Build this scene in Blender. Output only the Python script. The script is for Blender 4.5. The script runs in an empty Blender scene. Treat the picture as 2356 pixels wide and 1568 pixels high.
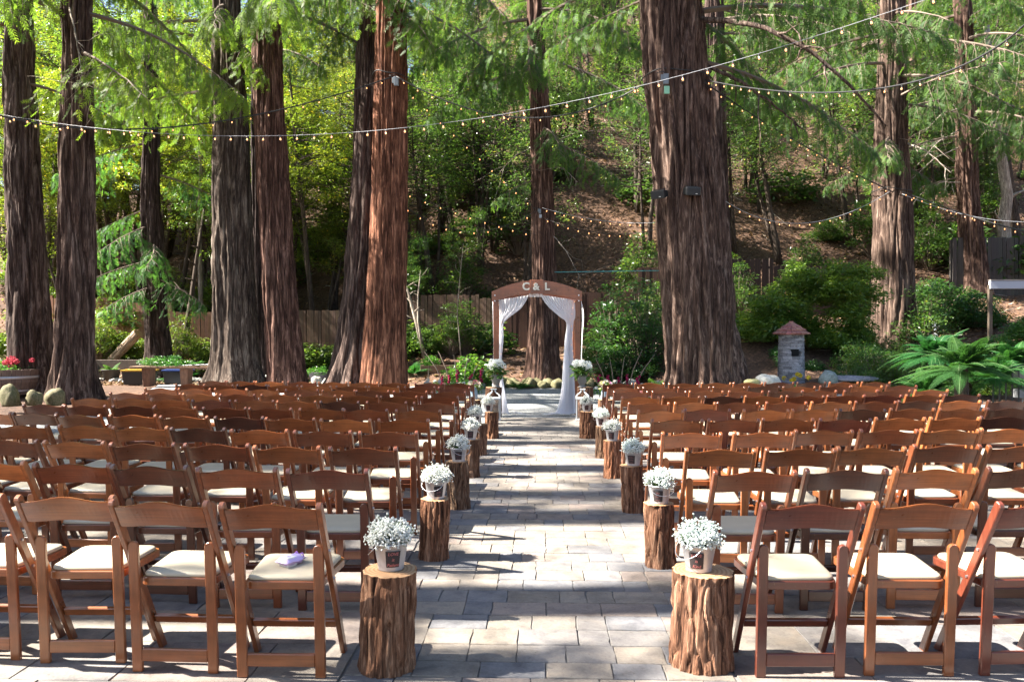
import bpy, bmesh, math, random
import numpy as np
from mathutils import Vector, Matrix, Euler, noise as mnoise
R = math.radians
rng = np.random.default_rng(7)
random.seed(7)
scene = bpy.context.scene
COL = scene.collection

# ---------------------------------------------------------------- camera
EYE = 1.56
YAW, PITCH = R(1.91), R(-0.47)          # the lens looks a touch left of the aisle
cam_d = bpy.data.cameras.new('camera'); cam_d.sensor_width = 36.0; cam_d.lens = 28.0
cam_d.clip_end = 600.0; cam_d.clip_start = 0.05
cam_d.dof.use_dof = True; cam_d.dof.focus_distance = 9.0; cam_d.dof.aperture_fstop = 9.0
cam = bpy.data.objects.new('camera', cam_d); COL.objects.link(cam)
cam.location = (0, 0, EYE); cam.rotation_euler = (R(90) + PITCH, 0, YAW)
scene.camera = cam
_M = Euler((R(90) + PITCH, 0, YAW)).to_matrix()
def at(px, py, Y):
    """survey helper: the point standing Y metres down the aisle that is sighted at (px, py)"""
    d = _M @ Vector(((px - 1178.0) / 1832.4, -(py - 784.0) / 1832.4, -1.0))
    return Vector((0, 0, EYE)) + d * (Y / d.y)

# ---------------------------------------------------------------- sky, sun, exposure
SUN_EL, SUN_AZ = R(45.0), R(-93.0)        # azimuth clockwise from +Y: from the left
world = bpy.data.worlds.new('World'); scene.world = world; world.use_nodes = True
wn = world.node_tree.nodes; wl = world.node_tree.links
sky = wn.new('ShaderNodeTexSky'); sky.sky_type = 'NISHITA'; sky.sun_disc = False
sky.sun_elevation = SUN_EL; sky.sun_rotation = SUN_AZ
sky.air_density = 1.0; sky.dust_density = 1.5; sky.ozone_density = 1.0
wl.new(sky.outputs[0], wn['Background'].inputs[0]); wn['Background'].inputs[1].default_value = 0.052
sun_d = bpy.data.lights.new('sun', 'SUN'); sun_d.energy = 5.0; sun_d.angle = R(0.53); sun_d.color = (1.0, 0.93, 0.83)
sun = bpy.data.objects.new('sun', sun_d); COL.objects.link(sun)
_sd = Vector((math.sin(SUN_AZ) * math.cos(SUN_EL), math.cos(SUN_AZ) * math.cos(SUN_EL), math.sin(SUN_EL)))
sun.location = _sd * 60; sun.rotation_euler = _sd.to_track_quat('Z', 'Y').to_euler()
scene.view_settings.view_transform = 'Standard'; scene.view_settings.look = 'None'
scene.view_settings.exposure = 2.6; scene.view_settings.gamma = 1.0
scene.render.engine = 'CYCLES'
cy = scene.cycles
cy.use_denoising = True; cy.max_bounces = 7; cy.diffuse_bounces = 4; cy.glossy_bounces = 2
cy.transmission_bounces = 4; cy.transparent_max_bounces = 10; cy.caustics_reflective = False; cy.caustics_refractive = False
cy.sample_clamp_indirect = 6.0

# ---------------------------------------------------------------- object helpers
def link(o, parent=None):
    COL.objects.link(o)
    if parent is not None: o.parent = parent
    return o
def obj(name, me, mat=None, parent=None, loc=None, rot=None, scale=None, color=None):
    o = bpy.data.objects.new(name, me)
    if mat is not None and len(me.materials) == 0: me.materials.append(mat)
    if loc is not None: o.location = loc
    if rot is not None: o.rotation_euler = rot
    if scale is not None: o.scale = (scale,) * 3 if isinstance(scale, (int, float)) else scale
    if color is not None: o.color = (*color, 1.0)
    return link(o, parent)
def thing(name, label, cat, loc=(0, 0, 0), rot=(0, 0, 0), group=None):
    o = bpy.data.objects.new(name, None); o.empty_display_size = 0.1
    o.location = loc; o.rotation_euler = rot; link(o)
    return tag(o, label, cat, group)
def tag(o, label, cat, group=None):
    o['label'] = label; o['category'] = cat
    if group: o['group'] = group
    return o
def struct(o): o['kind'] = 'structure'; return o
def stuff(o, label=None, cat=None):
    o['kind'] = 'stuff'
    if label: o['label'] = label
    if cat: o['category'] = cat
    return o
def copy_tree(src, parent=None, color=None):
    c = src.copy(); link(c, parent)
    if color is not None: c.color = (*color, 1.0)
    for ch in src.children: copy_tree(ch, c, color)
    return c

# ---------------------------------------------------------------- mesh helpers
def mesh_np(name, V, quads=None, tris=None, mats=(), mat_idx=None, smooth=False, rnd=None):
    V = np.asarray(V, np.float32).reshape(-1, 3)
    me = bpy.data.meshes.new(name)
    loops, starts, n = [], [], 0
    if quads is not None and len(quads):
        q = np.asarray(quads, np.int32).reshape(-1, 4); loops.append(q.ravel()); starts.append(np.arange(len(q)) * 4); n = len(q) * 4
    if tris is not None and len(tris):
        t = np.asarray(tris, np.int32).reshape(-1, 3); loops.append(t.ravel()); starts.append(np.arange(len(t)) * 3 + n)
    L = np.concatenate(loops); S = np.concatenate(starts).astype(np.int32)
    me.vertices.add(len(V)); me.vertices.foreach_set('co', V.ravel())
    me.loops.add(len(L)); me.loops.foreach_set('vertex_index', L.astype(np.int32))
    me.polygons.add(len(S)); me.polygons.foreach_set('loop_start', S)
    for m in mats: me.materials.append(m)
    if mat_idx is not None: me.polygons.foreach_set('material_index', np.asarray(mat_idx, np.int32))
    me.polygons.foreach_set('use_smooth', np.full(len(S), bool(smooth)))
    if rnd is not None:
        a = me.attributes.new('rnd', 'FLOAT', 'FACE'); a.data.foreach_set('value', np.asarray(rnd, np.float32))
    me.update(calc_edges=True)
    return me

class MB:
    """collects quads and tris in numpy lumps"""
    def __init__(s): s.V = []; s.Q = []; s.T = []; s.qm = []; s.tm = []; s.qr = []; s.tr = []; s.n = 0
    def add(s, V, Q=None, T=None, m=0, r=None):
        V = np.asarray(V, float).reshape(-1, 3)
        s.V.append(V)
        if Q is not None and len(Q):
            Q = np.asarray(Q, int).reshape(-1, 4); s.Q.append(Q + s.n); s.qm.append(np.full(len(Q), m)); s.qr.append(np.zeros(len(Q)) if r is None else np.broadcast_to(r, len(Q)))
        if T is not None and len(T):
            T = np.asarray(T, int).reshape(-1, 3); s.T.append(T + s.n); s.tm.append(np.full(len(T), m)); s.tr.append(np.zeros(len(T)) if r is None else np.broadcast_to(r, len(T)))
        s.n += len(V); return s
    def merge(s, other, M=None):
        V = np.concatenate(other.V)
        if M is not None:
            A = np.array(M); V = V @ A[:3, :3].T + A[:3, 3]
        s.V.append(V)
        s.Q += [q + s.n for q in other.Q]; s.T += [t + s.n for t in other.T]
        s.qm += other.qm; s.tm += other.tm; s.qr += other.qr; s.tr += other.tr; s.n += len(V)
        return s
    def mesh(s, name, mats=(), smooth=False):
        cat = lambda l: np.concatenate(l) if l else None
        Q, T = cat(s.Q), cat(s.T)
        mi = np.concatenate(s.qm + s.tm); rn = np.concatenate(s.qr + s.tr)
        return mesh_np(name, np.concatenate(s.V), Q, T, mats, mi, smooth, rn)
    def box(s, c, d, rot=None, m=0, taper=1.0):
        x, y, z = np.array(d) / 2
        V = np.array([(-x, -y, -z), (x, -y, -z), (x, y, -z), (-x, y, -z), (-x * taper, -y * taper, z), (x * taper, -y * taper, z), (x * taper, y * taper, z), (-x * taper, y * taper, z)])
        if rot is not None: V = V @ np.array(Euler(rot).to_matrix()).T
        return s.add(V + np.array(c), [(0, 3, 2, 1), (4, 5, 6, 7), (0, 1, 5, 4), (1, 2, 6, 5), (2, 3, 7, 6), (3, 0, 4, 7)], m=m)
    def tube(s, pts, rad, seg=6, m=0, caps=True, r=None):
        P = np.asarray(pts, float); n = len(P); rad = np.broadcast_to(rad, n)
        Tn = np.gradient(P, axis=0); Tn /= np.linalg.norm(Tn, axis=1)[:, None] + 1e-9
        up = np.array((0, 0, 1.0)) if abs(Tn[0][2]) < .9 else np.array((1.0, 0, 0))
        a = np.linspace(0, 2 * np.pi, seg, endpoint=False); V = []
        for i in range(n):
            u = np.cross(Tn[i], up); u /= np.linalg.norm(u) + 1e-9; v = np.cross(u, Tn[i]); up = v
            up = np.cross(u, Tn[i]) if False else v
            V.append(P[i] + rad[i] * (np.cos(a)[:, None] * u + np.sin(a)[:, None] * v))
            up = v
        V = np.concatenate(V)
        i = np.arange(n - 1)[:, None] * seg; j = np.arange(seg)[None]; k = (j + 1) % seg
        Q = np.stack([i + j, i + k, i + seg + k, i + seg + j], -1).reshape(-1, 4)
        T = []
        if caps:
            T = [(0, q + 1, q) for q in range(1, seg - 1)] + [((n - 1) * seg, (n - 1) * seg + q, (n - 1) * seg + q + 1) for q in range(1, seg - 1)]
        return s.add(V, Q, T, m=m, r=r)
    def lathe(s, prof, seg=24, c=(0, 0, 0), m=0, wob=None):
        prof = np.asarray(prof, float); a = np.linspace(0, 2 * np.pi, seg, endpoint=False)
        V = np.stack([prof[:, 0][:, None] * np.cos(a), prof[:, 0][:, None] * np.sin(a), np.repeat(prof[:, 1][:, None], seg, 1)], -1)
        if wob is not None: V[..., :2] *= wob[..., None]
        n = len(prof); i = np.arange(n - 1)[:, None] * seg; j = np.arange(seg)[None]; k = (j + 1) % seg
        Q = np.stack([i + j, i + k, i + seg + k, i + seg + j], -1).reshape(-1, 4)
        return s.add(V.reshape(-1, 3) + np.array(c), Q, m=m)
    def grid(s, G, m=0, r=None):
        h, w = G.shape[:2]
        i = np.arange(h - 1)[:, None] * w; j = np.arange(w - 1)[None]
        Q = np.stack([i + j, i + j + 1, i + w + j + 1, i + w + j], -1).reshape(-1, 4)
        return s.add(G.reshape(-1, 3), Q, m=m, r=r)

def bevel_mesh(me, w, seg=2):
    bm = bmesh.new(); bm.from_mesh(me)
    bmesh.ops.bevel(bm, geom=bm.edges[:], offset=w, segments=seg, affect='EDGES', profile=0.6)
    bm.to_mesh(me); bm.free(); return me

_lat = {}
def vnoise(u, v, pu, seed=0):
    """value noise, periodic over pu lattice cells in u"""
    pu = int(pu)
    key = (pu, seed)
    if key not in _lat: _lat[key] = np.random.default_rng(seed * 7919 + pu).random((pu, 512))
    L = _lat[key]
    iu = np.floor(u).astype(int); iv = np.floor(v).astype(int); fu = u - iu; fv = v - iv
    fu = fu * fu * (3 - 2 * fu); fv = fv * fv * (3 - 2 * fv)
    a, b = iu % pu, (iu + 1) % pu; c, d = iv % 512, (iv + 1) % 512
    return (L[a, c] * (1 - fu) + L[b, c] * fu) * (1 - fv) + (L[a, d] * (1 - fu) + L[b, d] * fu) * fv
def sm(a, b, t):
    t = np.clip((t - a) / (b - a), 0, 1); return t * t * (3 - 2 * t)
def ordinal(i): return ['first', 'second', 'third', 'fourth', 'fifth', 'sixth', 'seventh', 'eighth', 'ninth', 'tenth', 'eleventh', 'twelfth'][i]

# ---------------------------------------------------------------- terrain height
def H(x, y):
    x = np.asarray(x, float); y = np.asarray(y, float)
    Ys = 26.0 - 1.4 * sm(-9, -3, x) - 6.0 * sm(2.5, 6.5, x)
    bed = 0.22 + 0.12 * sm(-9, -3, x) - 0.13 * sm(2.5, 6.5, x)
    t = np.maximum(0, y - Ys)
    slope = 0.40 + 0.27 * sm(-22, 2, x)
    h = bed * t + np.maximum(0, y - 30.5) * (slope - 0.2)
    cap = 10.0 + 45.0 * sm(-34, 4, x)
    h = np.where(h > cap, cap + (h - cap) * 0.08, h)
    und = (vnoise(x * .16 + 40, y * .16 + 40, 509, 3) - .5) * 1.5 + (vnoise(x * .5 + 90, y * .5 + 90, 509, 4) - .5) * .4
    mound = .34 * np.exp(-(((x + 13.0) / 2.4) ** 2 + ((y - 19.6) / 2.0) ** 2))
    return h + und * sm(0.5, 5, t) + mound
def hz(x, y): return float(H(x, y))
# ---------------------------------------------------------------- materials
def mat(name, base=(.5, .5, .5), rough=.6, **kw):
    m = bpy.data.materials.new(name); m.use_nodes = True
    b = m.node_tree.nodes['Principled BSDF']
    b.inputs['Base Color'].default_value = (*base, 1); b.inputs['Roughness'].default_value = rough
    for k, v in kw.items(): b.inputs[k].default_value = v
    return m
class NT:
    def __init__(s, m): s.m = m; s.n = m.node_tree.nodes; s.l = m.node_tree.links; s.b = s.n.get('Principled BSDF')
    def new(s, t, **kw):
        nd = s.n.new(t)
        for k, v in kw.items(): setattr(nd, k, v)
        return nd
    def coord(s, scale=(1, 1, 1), kind='Object', rot=(0, 0, 0)):
        tc = s.new('ShaderNodeTexCoord'); mp = s.new('ShaderNodeMapping')
        mp.inputs['Scale'].default_value = scale; mp.inputs['Rotation'].default_value = rot
        s.l.new(tc.outputs[kind], mp.inputs['Vector']); return mp.outputs[0]
    def wpos(s, scale=(1, 1, 1)):
        g = s.new('ShaderNodeNewGeometry'); mp = s.new('ShaderNodeMapping'); mp.inputs['Scale'].default_value = scale
        s.l.new(g.outputs['Position'], mp.inputs['Vector']); return mp.outputs[0]
    def noise(s, vec, scale=5, detail=4, rough=.6, dist=0.0):
        t = s.new('ShaderNodeTexNoise'); t.inputs['Scale'].default_value = scale; t.inputs['Detail'].default_value = detail
        t.inputs['Roughness'].default_value = rough; t.inputs['Distortion'].default_value = dist
        s.l.new(vec, t.inputs['Vector']); return t.outputs['Fac']
    def ramp(s, fac, stops, interp='LINEAR'):
        r = s.new('ShaderNodeValToRGB'); r.color_ramp.interpolation = interp
        e = r.color_ramp.elements
        while len(e) < len(stops): e.new(.5)
        for q, (p, c) in zip(e, stops): q.position = p; q.color = (*c, 1)
        s.l.new(fac, r.inputs[0]); return r.outputs[0]
    def mix(s, a, b, fac=.5, mode='MIX'):
        x = s.new('ShaderNodeMix'); x.data_type = 'RGBA'; x.blend_type = mode
        for sock, v in ((x.inputs[0], fac), (x.inputs[6], a), (x.inputs[7], b)):
            if hasattr(v, 'is_output'): s.l.new(v, sock)
            elif isinstance(v, tuple): sock.default_value = (*v, 1)
            else: sock.default_value = v
        return x.outputs[2]
    def objcol(s): return s.new('ShaderNodeObjectInfo').outputs['Color']
    def objrnd(s): return s.new('ShaderNodeObjectInfo').outputs['Random']
    def base(s, c): s.l.new(c, s.b.inputs['Base Color'])
    def rough(s, fac, lo, hi):
        mr = s.new('ShaderNodeMapRange'); mr.inputs[3].default_value = lo; mr.inputs[4].default_value = hi
        s.l.new(fac, mr.inputs[0]); s.l.new(mr.outputs[0], s.b.inputs['Roughness'])
    def bump(s, h, strength=.3, dist=.02):
        b = s.new('ShaderNodeBump'); b.inputs['Strength'].default_value = strength; b.inputs['Distance'].default_value = dist
        s.l.new(h, b.inputs['Height']); s.l.new(b.outputs[0], s.b.inputs['Normal'])

M = {}
def wood(name, axis, rough=.38, coat=.25, grain=60):
    m = mat(name, rough=rough); t = NT(m); m_ = {'x': (1.5, grain, grain), 'z': (grain, grain, 1.5), 'y': (grain, 1.5, grain)}[axis]
    v = t.coord(m_); n = t.noise(v, 1.0, 5, .62, .6); n2 = t.noise(t.coord((7, 7, 7)), 1.0, 3)
    g = t.ramp(n, [(.25, (.55, .50, .48)), (.75, (1.25, 1.2, 1.15))])
    c = t.mix(t.objcol(), g, 1.0, 'MULTIPLY')
    w = t.ramp(n2, [(.35, (.72, .72, .72)), (.7, (1.15, 1.12, 1.1))])
    sc = t.ramp(t.noise(t.coord((90, 90, 14)), 1.0, 3, .8), [(.66, (0, 0, 0)), (.74, (.45, .45, .45))]); c = t.mix(t.mix(c, w, .8, 'MULTIPLY'), (.34, .24, .16), sc)
    t.base(c); t.rough(n2, rough - .1, rough + .2); t.bump(n, .12, .002)
    t.b.inputs['Coat Weight'].default_value = coat; t.b.inputs['Coat Roughness'].default_value = .22
    return m
M['wood_x'] = wood('stained_wood_across', 'x', .27, .65); M['wood_z'] = wood('stained_wood_upright', 'z', .27, .65)
M['board_z'] = wood('raw_board_upright', 'z', .8, 0, 25); M['board_x'] = wood('raw_board_across', 'x', .8, 0, 25)

def make_vinyl():
    m = mat('cream_vinyl', (.62, .57, .46), .42); t = NT(m)
    n = t.noise(t.coord(), 9, 4); t.base(t.mix((.47, .41, .30), (.36, .32, .24), n)); t.bump(t.noise(t.coord(), 160, 2), .06, .001); t.rough(n, .34, .55)
    return m
M['vinyl'] = make_vinyl()

def make_bark(name, c0, c1, c2, sc=1.0, bump=.9):
    m = mat(name, rough=.92); t = NT(m)
    v = t.coord((11 * sc, 11 * sc, 1.1 * sc)); n = t.noise(v, 1.0, 7, .68, .8)
    v2 = t.coord((28 * sc, 28 * sc, 2.0 * sc)); n2 = t.noise(v2, 1.0, 5, .7, .5)
    big = t.noise(t.coord((1.1, 1.1, .5)), 1.0, 4, .6)
    c = t.ramp(n, [(.36, c0), (.5, c1), (.64, c2)])  # streak contrast stands in for shade in the bark furrows
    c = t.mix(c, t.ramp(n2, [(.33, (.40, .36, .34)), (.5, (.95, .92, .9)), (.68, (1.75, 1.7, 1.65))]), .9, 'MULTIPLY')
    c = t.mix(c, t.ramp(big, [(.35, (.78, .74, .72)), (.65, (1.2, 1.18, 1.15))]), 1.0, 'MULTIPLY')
    t.base(t.mix(c, t.objcol(), 1.0, 'MULTIPLY'))
    h = t.mix(n, n2, .4); t.bump(h, bump, .05); t.b.inputs['Specular IOR Level'].default_value = .2
    return m
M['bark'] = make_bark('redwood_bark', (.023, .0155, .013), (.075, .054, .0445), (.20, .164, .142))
M['bark_dark'] = make_bark('dark_thin_bark', (.03, .024, .02), (.07, .055, .045), (.13, .11, .09), 2.0, .6)
M['bark_pale'] = make_bark('pale_thin_bark', (.16, .14, .12), (.30, .27, .23), (.45, .42, .37), 2.0, .4)
M['stump_bark'] = make_bark('stump_bark', (.05, .027, .018), (.225, .122, .076), (.45, .305, .215), 3.0, 1.0)

def make_cut():
    m = mat('cut_wood', rough=.75); t = NT(m)
    w = t.new('ShaderNodeTexWave'); w.wave_type = 'RINGS'; w.rings_direction = 'Z'; w.inputs['Scale'].default_value = 16; w.inputs['Distortion'].default_value = 2.5; w.inputs['Detail'].default_value = 3
    t.l.new(t.coord(), w.inputs['Vector'])
    t.base(t.mix(t.ramp(w.outputs['Fac'], [(.1, (.34, .18, .085)), (.8, (.46, .29, .16))]), t.ramp(t.noise(t.coord(), 8, 4), [(.3, (.8, .75, .7)), (.7, (1.1, 1.1, 1.05))]), .8, 'MULTIPLY'))
    return m
M['cut'] = make_cut()

def make_leaf(name, cols, trans=.42, rough=.45, spec=.4, tint=(1.25, 1.3, .62)):
    m = mat(name, rough=rough); t = NT(m); a = t.new('ShaderNodeAttribute'); a.attribute_name = 'rnd'
    c = t.ramp(a.outputs['Fac'], cols)
    c = t.mix(c, t.objcol(), 1.0, 'MULTIPLY')
    t.base(c); t.b.inputs['Specular IOR Level'].default_value = spec
    tr = t.new('ShaderNodeBsdfTranslucent'); g = t.mix(c, tint, 1.0, 'MULTIPLY'); t.l.new(g, tr.inputs['Color'])
    mx = t.new('ShaderNodeMixShader'); mx.inputs[0].default_value = trans
    t.l.new(t.b.outputs[0], mx.inputs[1]); t.l.new(tr.outputs[0], mx.inputs[2])
    t.l.new(mx.outputs[0], t.n['Material Output'].inputs['Surface'])
    return m
M['leaf'] = make_leaf('broad_leaf', [(0, (.048, .09, .032)), (.45, (.082, .14, .045)), (.85, (.13, .185, .052)), (1, (.28, .25, .06))], .55, .30, .55)
M['needle'] = make_leaf('redwood_needle', [(0, (.055, .11, .045)), (.5, (.09, .165, .055)), (.9, (.14, .215, .055)), (.955, (.15, .20, .05)), (.965, (.24, .10, .04)), (1, (.24, .10, .04))], .56, .55, .3)
M['fern'] = make_leaf('fern_green', [(0, (.045, .115, .04)), (.6, (.075, .165, .048)), (1, (.15, .24, .06))], .5, .65, .12)
M['petal_white'] = make_leaf('white_petal', [(0, (.74, .76, .70)), (1, (.86, .87, .84))], .3, .7, .2, (1, 1, .97))
M['petal'] = make_leaf('coloured_petal', [(0, (.8, .8, .8)), (1, (1, 1, 1))], .3, .6, .2, (1, 1, 1))
M['twig'] = mat('twig', (.16, .12, .09), .85)
M['stem'] = mat('green_stem', (.07, .13, .04), .7)

def make_ground():
    m = mat('leaf_litter_ground', rough=.95); t = NT(m)
    p = t.wpos(); n = t.noise(p, .5, 5, .6); f = t.noise(p, 14, 6, .75); v = t.new('ShaderNodeTexVoronoi'); v.inputs['Scale'].default_value = 11; t.l.new(p, v.inputs['Vector'])
    c = t.ramp(f, [(.3, (.045, .027, .018)), (.5, (.115, .07, .045)), (.7, (.22, .145, .095))])
    c = t.mix(c, t.ramp(v.outputs['Color'], [(.2, (.6, .5, .45)), (.8, (1.35, 1.2, 1.1))]), .7, 'MULTIPLY')
    c = t.mix(c, t.ramp(n, [(.35, (.65, .62, .6)), (.65, (1.15, 1.1, 1.05))]), .9, 'MULTIPLY')
    t.base(c); t.bump(f, .9, .06); return m
M['ground'] = make_ground()
def make_gravel():
    m = mat('grey_gravel', rough=.9); t = NT(m); p = t.wpos()
    v = t.new('ShaderNodeTexVoronoi'); v.inputs['Scale'].default_value = 42; t.l.new(p, v.inputs['Vector'])
    c = t.ramp(v.outputs['Color'], [(.1, (.13, .14, .14)), (.5, (.30, .31, .31)), (.9, (.52, .52, .50))])
    t.base(t.mix(c, t.ramp(t.noise(p, 1.2, 4), [(.3, (.7, .7, .7)), (.7, (1.1, 1.1, 1.1))]), .8, 'MULTIPLY'))
    t.bump(v.outputs['Distance'], 1.0, .03); return m
M['gravel'] = make_gravel()
def make_stone(name, c0, c1, c2, sc=6, bump=.5, objc=True, rough=.85):
    m = mat(name, rough=rough); t = NT(m); v = t.coord(kind='Object'); rn = t.objrnd()
    va = t.new('ShaderNodeVectorMath'); va.operation = 'ADD'; sc_ = t.new('ShaderNodeMath'); sc_.operation = 'MULTIPLY'; sc_.inputs[1].default_value = 37.0
    t.l.new(rn, sc_.inputs[0]); cb = t.new('ShaderNodeCombineXYZ'); t.l.new(sc_.outputs[0], cb.inputs[0]); t.l.new(sc_.outputs[0], cb.inputs[1])
    t.l.new(v, va.inputs[0]); t.l.new(cb.outputs[0], va.inputs[1]); v = va.outputs[0]
    n = t.noise(v, sc, 6, .62, .4); f = t.noise(v, sc * 9, 4, .7)
    c = t.ramp(n, [(.3, c0), (.5, c1), (.7, c2)])
    c = t.mix(c, t.ramp(f, [(.3, (.8, .8, .8)), (.7, (1.15, 1.15, 1.15))]), .8, 'MULTIPLY')
    if objc: c = t.mix(c, t.objcol(), 1.0, 'MULTIPLY')
    t.base(c); t.bump(t.mix(n, f, .35), bump, .012); return m
M['paver'] = make_stone('tumbled_paver', (.62, .60, .62), (.92, .90, .88), (1.14, 1.06, .97), 7, .5)
def stain_paver():
    m = M['paver']; t = NT(m); src = t.b.inputs['Base Color'].links[0].from_socket
    st = t.ramp(t.noise(t.wpos(), 2.1, 6, .68, .6), [(.34, (.62, .60, .58)), (.52, (1, 1, 1)), (.75, (1.1, 1.06, 1.0))]); sp = t.ramp(t.noise(t.wpos(), 38, 3, .7), [(.30, (.55, .5, .46)), (.40, (1, 1, 1))])
    t.base(t.mix(t.mix(src, st, .9, 'MULTIPLY'), sp, .7, 'MULTIPLY'))
stain_paver()
M['rock'] = make_stone('garden_rock', (.20, .19, .15), (.32, .31, .27), (.46, .44, .40), 4, .8)
M['moss_rock'] = make_stone('mossy_rock', (.10, .11, .04), (.20, .19, .09), (.33, .29, .19), 5, .8)
M['slate'] = make_stone('stacked_slate', (.10, .11, .13), (.25, .25, .27), (.45, .42, .38), 9, .8)
M['tile'] = make_stone('clay_tile', (.22, .09, .07), (.34, .15, .11), (.42, .22, .17), 12, .4)
M['sand'] = make_stone('joint_sand', (.09, .085, .08), (.14, .13, .12), (.19, .18, .16), 14, .5, False)
M['concrete'] = make_stone('grey_flagstone', (.20, .21, .23), (.28, .29, .31), (.36, .36, .36), 1.5, .25, False)
def make_galv():
    m = mat('galvanised_zinc', rough=.45, Metallic=.55); t = NT(m); v = t.coord()
    n = t.noise(v, 22, 5, .7); t.base(t.mix((.34, .35, .38), (.60, .60, .62), n)); t.rough(n, .35, .6); t.bump(n, .08, .002)
    return m
M['zinc'] = make_galv()
M['chalk'] = mat('chalkboard', (.035, .026, .026), .85)
M['chalk_pink'] = mat('pink_chalk', (.40, .13, .12), .9)
M['black'] = mat('black_plastic', (.014, .016, .018), .42)
M['cable_b'] = mat('black_cable', (.012, .012, .013), .5)
M['cable_w'] = mat('steel_cable', (.30, .31, .33), .5)
M['white_paint'] = mat('white_paint', (.78, .78, .76), .55)
M['grey_box'] = mat('grey_box', (.18, .21, .24), .5)
M['green_tag'] = mat('green_tag', (.25, .55, .36), .5)
M['steel'] = mat('steel', (.6, .6, .62), .3, Metallic=.9)
M['lantern'] = mat('weathered_white_metal', (.52, .55, .56), .55, Metallic=.2)
M['glass'] = mat('clear_glass', (1, 1, 1), .02)
def make_glass(name, tint, mixf):
    m = mat(name); t = NT(m); g = t.new('ShaderNodeBsdfGlossy'); g.inputs['Roughness'].default_value = .03
    tr = t.new('ShaderNodeBsdfTransparent'); tr.inputs[0].default_value = (*tint, 1)
    fr = t.new('ShaderNodeFresnel'); fr.inputs[0].default_value = 1.45
    ad = t.new('ShaderNodeMath'); ad.operation = 'ADD'; ad.inputs[1].default_value = mixf; t.l.new(fr.outputs[0], ad.inputs[0])
    mx = t.new('ShaderNodeMixShader'); t.l.new(ad.outputs[0], mx.inputs[0]); t.l.new(tr.outputs[0], mx.inputs[1]); t.l.new(g.outputs[0], mx.inputs[2])
    t.l.new(mx.outputs[0], t.n['Material Output'].inputs['Surface']); return m
M['glass'] = make_glass('clear_glass', (1, 1, 1), .03)
M['bulb_glass'] = make_glass('bulb_glass', (1.0, .93, .86), .06)
def make_fil():
    m = mat('warm_filament'); b = m.node_tree.nodes['Principled BSDF']
    b.inputs['Emission Color'].default_value = (1, .42, .16, 1); b.inputs['Emission Strength'].default_value = .75; b.inputs['Base Color'].default_value = (.3, .15, .06, 1)
    return m
M['filament'] = make_fil()
def make_veil():
    m = mat('sheer_voile'); t = NT(m)
    d = t.new('ShaderNodeBsdfDiffuse'); d.inputs[0].default_value = (.93, .93, .96, 1)
    tl = t.new('ShaderNodeBsdfTranslucent'); tl.inputs[0].default_value = (.93, .93, .96, 1)
    m1 = t.new('ShaderNodeMixShader'); m1.inputs[0].default_value = .5; t.l.new(d.outputs[0], m1.inputs[1]); t.l.new(tl.outputs[0], m1.inputs[2])
    tr = t.new('ShaderNodeBsdfTransparent'); m2 = t.new('ShaderNodeMixShader'); m2.inputs[0].default_value = .72
    t.l.new(tr.outputs[0], m2.inputs[1]); t.l.new(m1.outputs[0], m2.inputs[2]); t.l.new(m2.outputs[0], t.n['Material Output'].inputs['Surface'])
    return m
M['veil'] = make_veil()
M['stave'] = wood('barrel_stave', 'z', .8, 0, 30)
# ================================================================ the setting
def terrain():
    xs = np.concatenate([np.linspace(-220, -42, 14), np.arange(-40, 40.1, .8), np.linspace(42, 220, 14)])
    ys = np.concatenate([np.linspace(-160, -4, 14), np.arange(-2, 18, 2.0), np.arange(18, 80.1, .8), np.linspace(83, 320, 22)])
    X, Y = np.meshgrid(xs, ys); Z = H(X, Y) - .045
    mb = MB(); mb.grid(np.stack([X, Y, Z], -1)); return mb.mesh('terrain', (M['ground'],), True)
ground = struct(obj('ground', terrain()))

def sheet(name, x0, x1, y0, y1, z, m, n=2):
    mb = MB(); X, Y = np.meshgrid(np.linspace(x0, x1, n), np.linspace(y0, y1, n)); mb.grid(np.stack([X, Y, X * 0 + z], -1))
    return struct(obj(name, mb.mesh(name, (m,))))
def poly_sheet(name, pts, z, m):
    me = bpy.data.meshes.new(name); me.from_pydata([(x, y, z) for x, y in pts], [], [tuple(range(len(pts)))]); me.materials.append(m)
    return struct(obj(name, me))
sheet('gravel_ground', -9.5, 11.0, 12.6, 24.3, -.028, M['gravel'])
patio_path = poly_sheet('path', [(-10.4, 20.5), (-9.4, 17.8), (-7.6, 17.6), (-6.6, 19.5), (-5.2, 22.6), (-4.6, 26.2), (-12.5, 26.2)], -.016, M['concrete'])

# ---- paving: aisle of small tumbled pavers, larger flags under the chairs
def paver_mesh(w, d, seed):
    r = np.random.default_rng(seed); nx, ny = max(3, int(w / .07)), 4
    t = []
    for i in range(nx): t.append((-w / 2 + w * i / nx, -d / 2))
    for i in range(ny): t.append((w / 2, -d / 2 + d * i / ny))
    for i in range(nx): t.append((w / 2 - w * i / nx, d / 2))
    for i in range(ny): t.append((-w / 2, d / 2 - d * i / ny))
    t = np.array(t) + r.normal(0, .0022, (len(t), 2)); n = len(t)
    top = np.c_[t * (1 - .005 / np.array([w, d])), np.zeros(n)]; mid = np.c_[t, np.full(n, -.004)]; bot = np.c_[t, np.full(n, -.03)]
    V = np.concatenate([top, mid, bot, [(0, 0, .001)]]); Q = []; T = []
    for k in range(2):
        for i in range(n): j = (i + 1) % n; Q.append((k * n + j, k * n + i, (k + 1) * n + i, (k + 1) * n + j))
    for i in range(n): T.append((i, (i + 1) % n, 3 * n))
    return V, Q, T
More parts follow.
